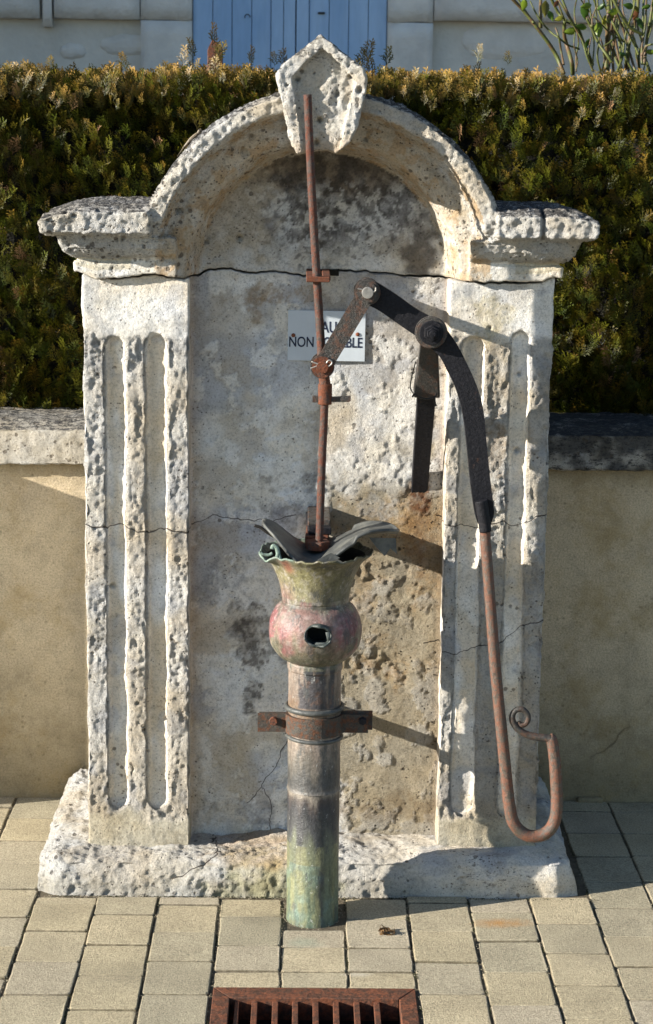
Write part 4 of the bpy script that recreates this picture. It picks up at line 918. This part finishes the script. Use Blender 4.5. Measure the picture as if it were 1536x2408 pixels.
# flared mouth, torn rim
ctrl = [(.0765,zp(1409)),(.078,zp(1395)),(.083,zp(1370)),(.094,zp(1340)),(.109,zp(1315)),(.126,zp(1300)),(.131,zp(1296))]
prof = interp_prof(ctrl, 46); V, F, n, s_ = lathe(prof, 160)
t = np.repeat(np.linspace(0, 1, n), s_); a = np.arctan2(V[:,0]-AX, -(V[:,1]-PY))
dirv = np.stack([V[:,0]-AX, V[:,1]-PY], 1)/np.hypot(V[:,0]-AX, V[:,1]-PY)[:, None]; k = t**6
jag = (np.sin(a*9)+.7*np.sin(a*23+1)+.5*np.sin(a*41))*.0022; left = np.exp(-((a+1.15)/.28)**2); back = ss(np.abs(a), 1.9, 2.6)
V[:,2] += k*(jag+.012*np.sin(a*3+.6)*0-.007*np.exp(-((a+1.0)/.12)**2)+.005*np.exp(-((a+.75)/.10)**2)+.004*back); V[:, :2] += dirv*(k*(.004*np.sin(a*5)-.004*np.exp(-((a-1.5)/.5)**2)+.006*left))[:, None]
V, F_ = V, F; cmo = patina(V); cmo = lerp(cmo, np.array((.17,.24,.20)), t**8*(a < -.4)*.8); cmo = lerp(cmo, np.array((.30,.10,.07)), np.exp(-((a+.62)/.12)**2)*ss(t, .55, .75)*(1-ss(t, .93, 1))*.7)
mo = part('mouth', meshnp('mouth', V, F, True, {'Col': cmo}), M['patina'])
sm = mo.modifiers.new('s', 'SOLIDIFY'); sm.thickness = .0036; sm.offset = -1
# added liner whose near-black colour stands for the shade inside the mouth
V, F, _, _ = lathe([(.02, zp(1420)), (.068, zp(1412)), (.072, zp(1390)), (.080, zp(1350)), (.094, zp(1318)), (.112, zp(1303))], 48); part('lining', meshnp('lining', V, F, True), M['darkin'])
# curls of torn metal on the left of the rim
for (pts_, w0) in (([(613,1300),(620,1304),(632,1305),(641,1301)], .0035), ([(652,1312),(654,1300),(650,1288),(643,1284),(640,1291)], .005), ([(660,1318),(656,1305),(652,1296)], .004)):
    q = catmull([P(a_, b_, -.345) for a_, b_ in pts_], 5); me = tube(q, w0, 8, .45); setattr_(me, 'Col', np.tile((.17,.23,.19), (len(me.vertices), 1))); part('torn_edge', me, M['patina'])
# rings and clamp
def torus(name, py, R_, r_, mat, tilt=0, sq=1.):
    bm = bmesh.new(); n1, n2 = 64, 10; vs = []
    for i in range(n1):
        a = 2*math.pi*i/n1; row = []
        for j in range(n2): b = 2*math.pi*j/n2; rr = R_+r_*math.cos(b); row.append(bm.verts.new((AX+rr*math.cos(a), PY+rr*math.sin(a), zp(py)+r_*sq*math.sin(b)+tilt*math.cos(a)*R_+.05*0)))
        vs.append(row)
    for i in range(n1):
        for j in range(n2): bm.faces.new((vs[i][j], vs[(i+1) % n1][j], vs[(i+1) % n1][(j+1) % n2], vs[i][(j+1) % n2]))
    return part(name, bm2me(bm, name, True), mat)
torus('ring', 1660, .0645, .0055, M['lead'], 0, 1.15); torus('ring', 1728, .0635, .0045, M['lead'], -.03, 1.1)
# clamp band with two ears and bolts
zc0, zc1 = zp(1718), zp(1674); bm = bmesh.new(); th = .006; R1 = .0625
def band(bm, a0, a1, y_sign):
    ring_ = [(R1+th, zc0), (R1+th, zc1), (R1, zc1), (R1, zc0)]; rows = []
    for i in range(33):
        a = a0+(a1-a0)*i/32; rows.append([bm.verts.new((AX+r_*math.sin(a), PY-r_*math.cos(a), z_)) for r_, z_ in ring_])
    for i in range(32):
        for j in range(4): bm.faces.new((rows[i][j], rows[i][(j+1) % 4], rows[i+1][(j+1) % 4], rows[i+1][j]))
    bm.faces.new(rows[0]); bm.faces.new(rows[-1][::-1])
band(bm, -1.35, 1.35, 1)
ye = PY-(R1+th)*math.cos(1.35)
box(bm, AX-.130, AX-(R1)*math.sin(1.35)+.004, ye-.002, ye+.006, zc0+.001, zc1-.001); box(bm, AX+(R1)*math.sin(1.35)-.004, AX+.124, ye-.004, ye+.004, zc0+.001, zc1-.001)
clampm = M['clamp'] = mat_rust('corroded_clamp_iron', (.06,.053,.044), (.11,.05,.028), .45, .8, 75)
cl = part('clamp', bm2me(bm, 'clamp'), clampm)
bm = bmesh.new(); band(bm, 1.9, 4.38, 1); box(bm, AX-.127, AX-.05, ye+.012, ye+.019, zc0+.003, zc1-.002); box(bm, AX+.05, AX+.134, ye+.008, ye+.016, zc0+.005, zc1+.004); bevel(bm, .0008, 1) if False else None
part('rear_clamp', bm2me(bm, 'rear_clamp'), clampm)
bm = bmesh.new(); box(bm, AX-.010, AX+.010, PY+.05, .03, .408, .434); part('wall_bracket', bm2me(bm, 'wall_bracket'), clampm)
for px, m_, hx_ in ((643, 'rust', 6), (853, 'iron', 6)):
    q = P(px, 1695, ye-.006); bm = bmesh.new(); cyl(bm, (q[0], ye-.008, q[2]), (0, 1, 0), .0095, .012, 10 if px < 700 else 6); cyl(bm, (q[0], ye+.01, q[2]), (0, 1, 0), .005, .04, 10); bevel(bm, .001, 1); part('bolt', bm2me(bm, 'bolt'), M[m_])
# broken spout stub
q = P(748, 1496, PY-.11); V = []; n = 28
for i, (dy, rr0) in enumerate(((.03, .027), (.0, .0285), (-.008, .029), (-.013, .029), (-.010, .0255), (.0, .024), (.03, .022))):
    for k in range(n):
        a_ = 2*math.pi*k/n; j = (.004*math.sin(a_*3+1)+.003*math.sin(a_*7)) if i in (2, 3, 4) else 0
        ca = math.cos(a_); sa = math.sin(a_); e_ = 1-.22*abs(math.sin(a_*1.0+.5)) if i in (3, 4) else 1
        V.append((q[0]+rr0*ca*(1.08), PY-.100+dy+j+ (-.010*max(0, -sa) if i in (2,3,4) else 0), q[2]+rr0*sa*e_*.92))
F = [(i*n+k, i*n+(k+1) % n, (i+1)*n+(k+1) % n, (i+1)*n+k) for i in range(6) for k in range(n)]
me = bpy.data.meshes.new('spout'); me.from_pydata(V, [], F); setattr_(me, 'Col', np.tile((.045,.055,.050), (len(V), 1)))
for p_ in me.polygons: p_.use_smooth = True
part('spout', me, M['patina'])
bm = bmesh.new(); cyl(bm, (q[0], PY-.055, q[2]), (0, 1, 0), .045, .004, 24); part('spout_hole', bm2me(bm, 'spout_hole'), M['darkin'])  # near-black disc stands for the shade deep in the spout
# a torn flap hanging into the hole
for (x_, z_, dx_, dz_, L_) in ((-.006, -.019, 1, .12, .036), (.022, .010, .1, -1, .028)):
    pts_ = catmull([(q[0]+x_, PY-.112, q[2]+z_), (q[0]+x_+dx_*L_*.5, PY-.116, q[2]+z_+dz_*L_*.5), (q[0]+x_+dx_*L_, PY-.111, q[2]+z_+dz_*L_)], 5); me = tube(pts_, np.linspace(.006, .0015, len(pts_)), 8, .35); setattr_(me, 'Col', np.tile((.06,.07,.065), (len(me.vertices), 1))); part('torn_flap', me, M['patina'])

# lid: a bent sheet of lead lying over the mouth
path = np.array([P(a_, b_, PY)[[0, 2]] for a_, b_ in ((622,1226),(650,1247),(680,1275),(712,1299),(744,1305),(785,1285),(820,1266),(862,1251),(905,1249),(932,1254))])
path = catmull(path, 6); s_ = np.r_[0, np.cumsum(np.hypot(*np.diff(path, axis=0).T))]; s_ /= s_[-1]
nu, nv = 60, 30; V = []; 
for i in range(nu+1):
    u = i/nu; X = np.interp(u, s_, path[:,0]); Z = np.interp(u, s_, path[:,1]); h = .082*math.sqrt(max(0, 1-(abs(2*u-1))**2.4))+.006
    for j in range(nv+1):
        v = -1+2*j/nv; yy = PY+.005+v*h; edge = abs(v)**6*.0012*math.sin(u*17)
        V.append((X+.012*v*v*(u-.5), yy, Z+edge+.004*v*math.sin(u*6)-.012*(v < 0)*abs(v)**2*math.exp(-((u-.42)/.2)**2)+.01*abs(v)**3*(u > .7)))
F = [(i*(nv+1)+j, (i+1)*(nv+1)+j, (i+1)*(nv+1)+j+1, i*(nv+1)+j+1) for i in range(nu) for j in range(nv)]
me = bpy.data.meshes.new('lid'); me.from_pydata([tuple(v) for v in V], [], F)
for p_ in me.polygons: p_.use_smooth = True
lid = part('lid', me, M['lead']); sm = lid.modifiers.new('s', 'SOLIDIFY'); sm.thickness = .0065; sm.offset = 0
# folded torn corner on its right, hook of wire on its left
def sheetpart(name, pts, Y, th=.002, mat=M['lead'], dy=0):
    bm = bmesh.new(); a_ = [P(x_, y_, Y) for x_, y_ in pts]; v0 = [bm.verts.new((p_[0], Y+dy*i, p_[2])) for i, p_ in enumerate(a_)]; v1 = [bm.verts.new((p_[0], Y+th+dy*i, p_[2])) for i, p_ in enumerate(a_)]
    n = len(pts); bm.faces.new(v0); bm.faces.new(v1[::-1])
    for i in range(n): bm.faces.new((v0[i], v0[(i+1) % n], v1[(i+1) % n], v1[i]))
    return part(name, bm2me(bm, name), mat)
sheetpart('lid_fold', [(868,1264),(931,1266),(934,1303),(918,1290),(905,1308),(885,1287)], PY-.04, .003)
sheetpart('lid_fold', [(745,1318),(778,1300),(800,1312),(770,1324)], PY-.085, .002, M['lead'])
q = catmull([P(a_, b_, PY) for a_, b_ in ((598,1236),(612,1240),(628,1252),(645,1262))], 5); part('wire_end', tube(q, .0035, 8, .5), M['wire'])

# rod, guide, collar
RY = -.255
rod = catmull([P(a_, b_, RY) for a_, b_ in ((723.5,222),(731,400),(742,600),(752,760),(758,858),(765,905),(763,960),(757,1100),(751,1278))], 10)
wid = np.interp(np.linspace(0, 1, len(rod)), [0, .3, .6, .64, .66, 1], [.0088, .0092, .0098, .0098, .0093, .0088])
part('pump_rod', tube(rod, wid, 20, None, 'rod', .015), M['rustrod'])
g0 = P(748, 656, RY); bm = bmesh.new(); box(bm, g0[0]-.026, g0[0]+.026, RY-.018, RY+.014, g0[2]-.006, g0[2]+.006); box(bm, g0[0]-.026, g0[0]-.006, RY+.014, .03, g0[2]-.005, g0[2]+.005); box(bm, g0[0]+.010, g0[0]+.028, RY+.014, .03, g0[2]-.005, g0[2]+.005)
bevel(bm, .0015, 1); part('rod_guide', bm2me(bm, 'rod_guide'), M['rust'])
# solid block painted near-black for the shade of the slot the guide sits in
bm = bmesh.new(); s_q = P(757, 641, 0); box(bm, s_q[0]-.036, s_q[0]+.040, -.002, .03, s_q[2]-.007, s_q[2]+.008); sl = link('guide_slot', bm2me(bm, 'guide_slot'), M['core'], fountain)
A = P(758, 858, RY); B = P(863, 684, RY); Cc = P(1012, 778, RY)
def dirlen(a_, b_): v = Vector(b_)-Vector(a_); return v.normalized(), v.length
# collar and T bolt
c0 = P(765, 905, RY); c1 = P(764, 948, RY); bm = bmesh.new(); cyl(bm, (Vector(c0)+Vector(c1))/2, Vector(c0)-Vector(c1), .0158, .046, 24); cyl(bm, (c0+A)/2, Vector(c0)-Vector(A), .0125, .05, 20); bevel(bm, .001, 1)
part('collar', bm2me(bm, 'collar', False), M['rust'])
t0 = P(735, 938, RY); t1 = P(825, 938, RY); bm = bmesh.new()
prism(bm, [(t0[0], t0[2]-.007), (t0[0]+.006, t0[2]-.0075), (t0[0]+.025, t0[2]-.0055), (t1[0]-.004, t1[2]-.0065), (t1[0], t1[2]-.004), (t1[0], t1[2]+.005), (t1[0]-.004, t1[2]+.0065), (t0[0]+.025, t0[2]+.004), (t0[0]+.006, t0[2]+.0075), (t0[0], t0[2]+.007)], RY-.006, RY+.006)
part('cross_bolt', bm2me(bm, 'cross_bolt'), M['irong'])
# link: flat bar with eyes at both ends
def link_outline(a_, b_, ra, rb, w):
    u, L = dirlen(a_, b_); ax_ = np.array([u.x, u.z]); n_ = np.array([-ax_[1], ax_[0]]); a2 = np.array([a_[0], a_[2]]); b2 = np.array([b_[0], b_[2]]); out = []
    ta = math.asin(min(.95, w/ra)); tb = math.asin(min(.95, w/rb))
    for t in np.linspace(ta, 2*math.pi-ta, 20): out.append(a2+ra*(math.cos(t)*ax_+math.sin(t)*n_))
    for t in np.linspace(-math.pi+tb, math.pi-tb, 20): out.append(b2+rb*(math.cos(t)*ax_+math.sin(t)*n_))
    return out
bm = bmesh.new(); prism(bm, link_outline(A, B, .0265, .0290, .0170), RY-.040, RY-.026); bmesh.ops.bevel(bm, geom=[e for e in bm.edges if abs(e.verts[0].co.y-e.verts[1].co.y) < 1e-6], offset=.0025, segments=2, affect='EDGES')
lk = part('link', bm2me(bm, 'link'), M['irong'])
bm = bmesh.new(); prism(bm, link_outline(A, B, .0265, .0290, .0150), RY+.008, RY+.018); part('link', bm2me(bm, 'link'), M['irong'])
for (c_, r_, m_, nm) in ((A, .0135, 'rust', 'pin'), (B, .0128, 'steel', 'pin')):
    bm = bmesh.new(); cyl(bm, (c_[0], RY-.02, c_[2]), (0, 1, 0), r_, .068, 28); bevel(bm, .0012, 2); part(nm, bm2me(bm, nm), M[m_])
    bm = bmesh.new(); cyl(bm, (c_[0], RY-.043, c_[2]), (0, 1, 0), r_*1.75, .004, 28); part('washer', bm2me(bm, 'washer'), M['rust' if m_ == 'rust' else 'irong'])
# split pins
def wirep(name, pts_, Y, r_, mat): q = catmull([P(a_, b_, Y) for a_, b_ in pts_], 5); return part(name, tube(q, r_, 8), mat)
wirep('split_pin', [(733,850),(748,856),(768,862),(778,858),(781,852),(777,847),(771,849),(767,856)], RY-.052, .0017, M['steel'])
wirep('split_pin', [(731,866),(742,862),(752,858)], RY-.052, .0014, M['steel'])
wirep('split_pin', [(842,678),(848,680),(880,686),(884,676)], RY-.052, .0018, M['steel'])
# lever: curved flat bar
up_ = [(846,660),(868,655),(888,664),(930,690),(975,722),(1010,742),(1042,765),(1072,805),(1098,855),(1120,905),(1135,960),(1143,1040),(1151,1120),(1159,1185),(1160,1205),(1152,1232)]
lo_ = [(1132,1236),(1122,1226),(1114,1195),(1105,1130),(1097,1050),(1088,975),(1072,915),(1052,872),(1034,838),(1008,812),(985,793),(955,773),(925,752),(890,728),(866,716),(846,708)]
def curve2(pl): c_ = catmull([P(a_, b_, RY) for a_, b_ in pl], 3); return [(v[0], v[2]) for v in c_]
bm = bmesh.new(); prism(bm, (curve2(up_)+curve2(lo_))[::-1], RY-.022, RY+.004); bmesh.ops.bevel(bm, geom=[e for e in bm.edges if abs(e.verts[0].co.y-e.verts[1].co.y) < 1e-6], offset=.0022, segments=2, affect='EDGES')
lever = part('lever', bm2me(bm, 'lever'), M['iron'])
for v_, (rad, dep, mt) in enumerate(((.036, -.030, 'irong'), (.0335, -.036, 'irong'), (.027, -.041, 'iron'))):
    bm = bmesh.new(); cyl(bm, (Cc[0], RY+dep, Cc[2]), (0, 1, 0), rad, .012, 36); bevel(bm, .0015, 2); o = link('washer', bm2me(bm, 'washer'), M[mt], lever)
bm = bmesh.new(); cyl(bm, (Cc[0], RY-.02, Cc[2]), (0, 1, 0), .012, .09, 6); cyl(bm, (Cc[0], RY-.05, Cc[2]), (0, 1, 0), .018, .012, 6); cyl(bm, (Cc[0]+.001, RY-.066, Cc[2]), (0, 1, 0), .007, .012, 12); bevel(bm, .001, 1); link('pivot_bolt', bm2me(bm, 'pivot_bolt'), M['iron'], lever)
# handle rod
HY = RY-.030
hpts = [(1132,1182),(1139,1225),(1145,1310),(1155,1440),(1166,1580),(1180,1720),(1188,1800),(1197,1885),(1206,1930),(1224,1955),(1252,1967),(1284,1959),(1304,1932),(1310,1885),(1306,1800),(1299,1745),(1293,1736)]
hq = catmull([P(a_, b_, HY) for a_, b_ in hpts], 8); tt_ = np.linspace(0, 1, len(hq)); part('handle', tube(hq, np.interp(tt_, [0,.1,.4,.55,.85,1], [.0118,.0122,.0138,.0148,.0142,.0125]), 22, None, 'handle', .008), M['handle'])
hs = catmull([P(a_, b_, HY-.001) for a_, b_ in ((1131,1177),(1135,1200),(1139,1225),(1142,1250))], 5); part('handle_socket', tube(hs, np.linspace(.0145, .0138, len(hs)), 18), M['iron'])
sq = [(1299,1741),(1286,1736),(1262,1733),(1238,1727),(1218,1714),(1206,1696),(1206,1680),(1216,1669),(1230,1669),(1241,1680),(1242,1694),(1234,1704),(1224,1704),(1220,1697)]
hq = catmull([P(a_, b_, HY) for a_, b_ in sq], 7); part('scroll', tube(hq, np.interp(np.linspace(0, 1, len(hq)), [0,.08,.25,.5,.9,1], [.0125,.0095,.0085,.0068,.0060,.0045]), 12, 1.0), M['irong'])
# fulcrum strut from the lever pivot back into the wall
foot = np.array(P(987, 1138, 0)); neck = np.array(P(1003, 925, -.165)); topc = np.array([Cc[0], RY+.012, Cc[2]])
def bar(bm, a_, b_, wa, wb, ta, tb):
    a_ = Vector(a_); b_ = Vector(b_); u = (b_-a_).normalized(); s = Vector((1, 0, 0)); s = (s-u*s.dot(u)).normalized(); n_ = u.cross(s)
    vs = [bm.verts.new(c_+s*sx*w_+n_*sy*t_) for c_, w_, t_ in ((a_, wa, ta), (b_, wb, tb)) for sx, sy in ((-1,-1),(1,-1),(1,1),(-1,1))]
    bm.faces.new(vs[:4][::-1]); bm.faces.new(vs[4:])
    for i in range(4): bm.faces.new((vs[i], vs[(i+1) % 4], vs[4+(i+1) % 4], vs[4+i]))
bm = bmesh.new(); fdir = foot-neck; bar(bm, neck-fdir*.1, foot+fdir*.12, .0215, .0195, .012, .012); bevel(bm, .002, 1); part('strut', bm2me(bm, 'strut'), M['iron'])
bm = bmesh.new(); tdir = topc-neck; bar(bm, neck+np.array([.0,-.004,0]), neck+tdir*.96, .0305, .0175, .020, .012); bevel(bm, .005, 2); part('strut_head', bm2me(bm, 'strut_head'), M['irong'])
wirep('binding_wire', [(970,934),(975,927),(985,933),(1003,938),(1022,934),(1027,925)], -.20, .0022, M['wire']); wirep('binding_wire', [(972,925),(965,910),(970,880),(978,850)], -.20, .0014, M['wire']); wirep('binding_wire', [(1022,932),(1023,945),(1026,955)], -.20, .002, M['wire'])
# guide block over the mouth: iron bars from the wall
def blkp(name, px0, px1, py0, py1, yf, yb, mat, rz=0):
    a_ = P(px0, py0, yf); b_ = P(px1, py1, yf); bm = bmesh.new(); cx_ = (a_[0]+b_[0])/2; cy_ = (yf+yb)/2
    box(bm, a_[0]-cx_, b_[0]-cx_, yf-cy_, yb-cy_, b_[2], a_[2]); bmesh.ops.bevel(bm, geom=bm.edges[:], offset=.002, segments=1, affect='EDGES')
    for v in bm.verts: v.co = Matrix.Rotation(rz, 3, 'Z') @ v.co; v.co.x += cx_; v.co.y += cy_
    return part(name, bm2me(bm, name), mat)
blkp('bracket_bar', 724, 777, 1222, 1238, -.165, .02, M['irong']); blkp('bracket_bar', 722, 776, 1241, 1258, -.195, .02, M['iron'], .03)
blkp('bracket_plate', 721, 776, 1262, 1284, -.215, .02, M['rust'], -.03)
nt = P(748, 1276, RY+.01); bm = bmesh.new(); cyl(bm, (nt[0], RY+.004, nt[2]-.004), (0, 0, 1), .030, .020, 6, start=.25); bevel(bm, .002, 1); part('nut', bm2me(bm, 'nut'), M['rust'])

# ------------------------------------------------------------------ lizard on the arch
def lz(cx_, cy_, dy=0):
    v = P((500+cx_/9.6)*.8, (340+cy_/9.6)*.8, -.125+dy); e = v[[0, 2]]-np.array([CXC, ZC+.002]); rr_z = np.hypot(*e)
    if rr_z < .431: e *= .431/rr_z
    return np.array([CXC+e[0], v[1], ZC+.002+e[1]])
pts_ = [lz(868,385),(lz(840,430)),(lz(800,500)),(lz(765,580)),(lz(720,660)),(lz(670,730)),(lz(620,800)),(lz(570,860)),(lz(530,920)),(lz(505,980)),(lz(500,1050)),(lz(470,1200, .03)),(lz(430,1330, .05))]
q = catmull(pts_, 5); rr0 = np.interp(np.linspace(0, 1, len(q)), [0,.04,.1,.17,.28,.42,.52,.6,.72,1], [.0018,.0035,.0048,.0040,.0058,.0062,.0050,.0040,.0028,.0008])
bm = bmesh.new()
def ball(bm, c_, r_): bmesh.ops.create_icosphere(bm, subdivisions=2, radius=r_, matrix=Matrix.Translation(Vector(c_)))
for c_, r_ in zip(q, rr0): ball(bm, c_, max(r_, .0011))
def limb(bm, pl, r0, r1):
    c_ = catmull(pl, 5)
    for k, v in enumerate(c_): ball(bm, v, r0+(r1-r0)*k/len(c_))
for root, knee, foot_ in ((lz(810,560), lz(880,610), lz(905,520)), (lz(790,590), lz(770,560, -.012), lz(840,640, -.01)), (lz(630,800), lz(690,770, -.004), lz(735,745)), (lz(600,830), lz(590,900,-.008), lz(640,850,-.008))):
    limb(bm, [root, knee, foot_], .0018, .0011); f_ = np.array(foot_); dr = f_-np.array(knee); dr /= np.linalg.norm(dr)
    for an in (-.6, -.2, .2, .6):
        d_ = Matrix.Rotation(an, 3, 'Y') @ Vector(dr); limb(bm, [f_, f_+np.array(d_)*.006], .0009, .0007)
V, N, F = remesh(bm, .00075); cz = fbm(V, 260, 2, 7)
dd = np.min(np.linalg.norm(V[:, None, :]-q[None, :, :], axis=2), axis=1); near = np.argmin(np.linalg.norm(V[:, None, ::2]-q[None, :, ::2], axis=2), axis=1)
tn = np.gradient(q, axis=0)[near]; side = ((V[:,0]-q[near,0])*tn[:,2]-(V[:,2]-q[near,2])*tn[:,0])/np.hypot(tn[:,0], tn[:,2])/rr0[near]
cL = np.tile((.11,.08,.05), (len(V), 1)).astype(float); cL = lerp(cL, np.array((.045,.035,.022)), np.exp(-((np.abs(side)-.35)/.14)**2)*(.6+cz)); cL = lerp(cL, np.array((.24,.20,.13)), np.exp(-((np.abs(side)-.75)/.12)**2)*.8); cL = lerp(cL, np.array((.03,.025,.02)), np.exp(-(side/.07)**2)*.7)
liz = empty('wall_lizard', 'small brown striped lizard clinging to the left side of the stone arch', 'lizard', loc=tuple(lz(650, 700))); LP = Matrix.Translation(-Vector(lz(650, 700)))
o = link('lizard_body', meshnp('lizard_body', V, F, True, {'Col': cL}), M['lizard'], liz); o.matrix_parent_inverse = LP
for s_e in (-1, 1):
    bm = bmesh.new(); t_ = Vector(q[3]-q[0]).normalized(); sd_ = t_.cross(Vector((0, 1, 0))); bmesh.ops.create_uvsphere(bm, u_segments=8, v_segments=6, radius=.0012, matrix=Matrix.Translation(Vector(q[3])+sd_*s_e*.0036+Vector((0, -.0025, 0))))
    o = link('eye', bm2me(bm, 'eye', True), M['wire'], liz); o.matrix_parent_inverse = LP

# ------------------------------------------------------------------ dry leaf scrap on the pavers
g_ = G(910, 2196); bm = bmesh.new(); rn = random.Random(4)
for k in range(26):
    a_ = rn.uniform(0, 6.28); c_ = Vector((g_[0]+rn.uniform(-.016, .016), g_[1]+rn.uniform(-.012, .012), rn.uniform(.001, .014))); e_ = Euler((rn.uniform(-1, 1), rn.uniform(-1, 1), a_)).to_matrix(); l_, w_ = rn.uniform(.005, .012), rn.uniform(.002, .004)
    vs = [bm.verts.new(c_+e_ @ Vector(v)) for v in ((-l_, 0, 0), (0, -w_, .001), (l_, 0, .002), (0, w_, -.001))]; bm.faces.new(vs)
    vs2 = [bm.verts.new(v.co+Vector((0, 0, .0007))) for v in vs]; bm.faces.new(vs2[::-1])
tag(link('dry_leaf', bm2me(bm, 'dry_leaf'), M['dry']), 'crumpled brown dry leaf scrap lying on a paver right of the pump', 'leaf')
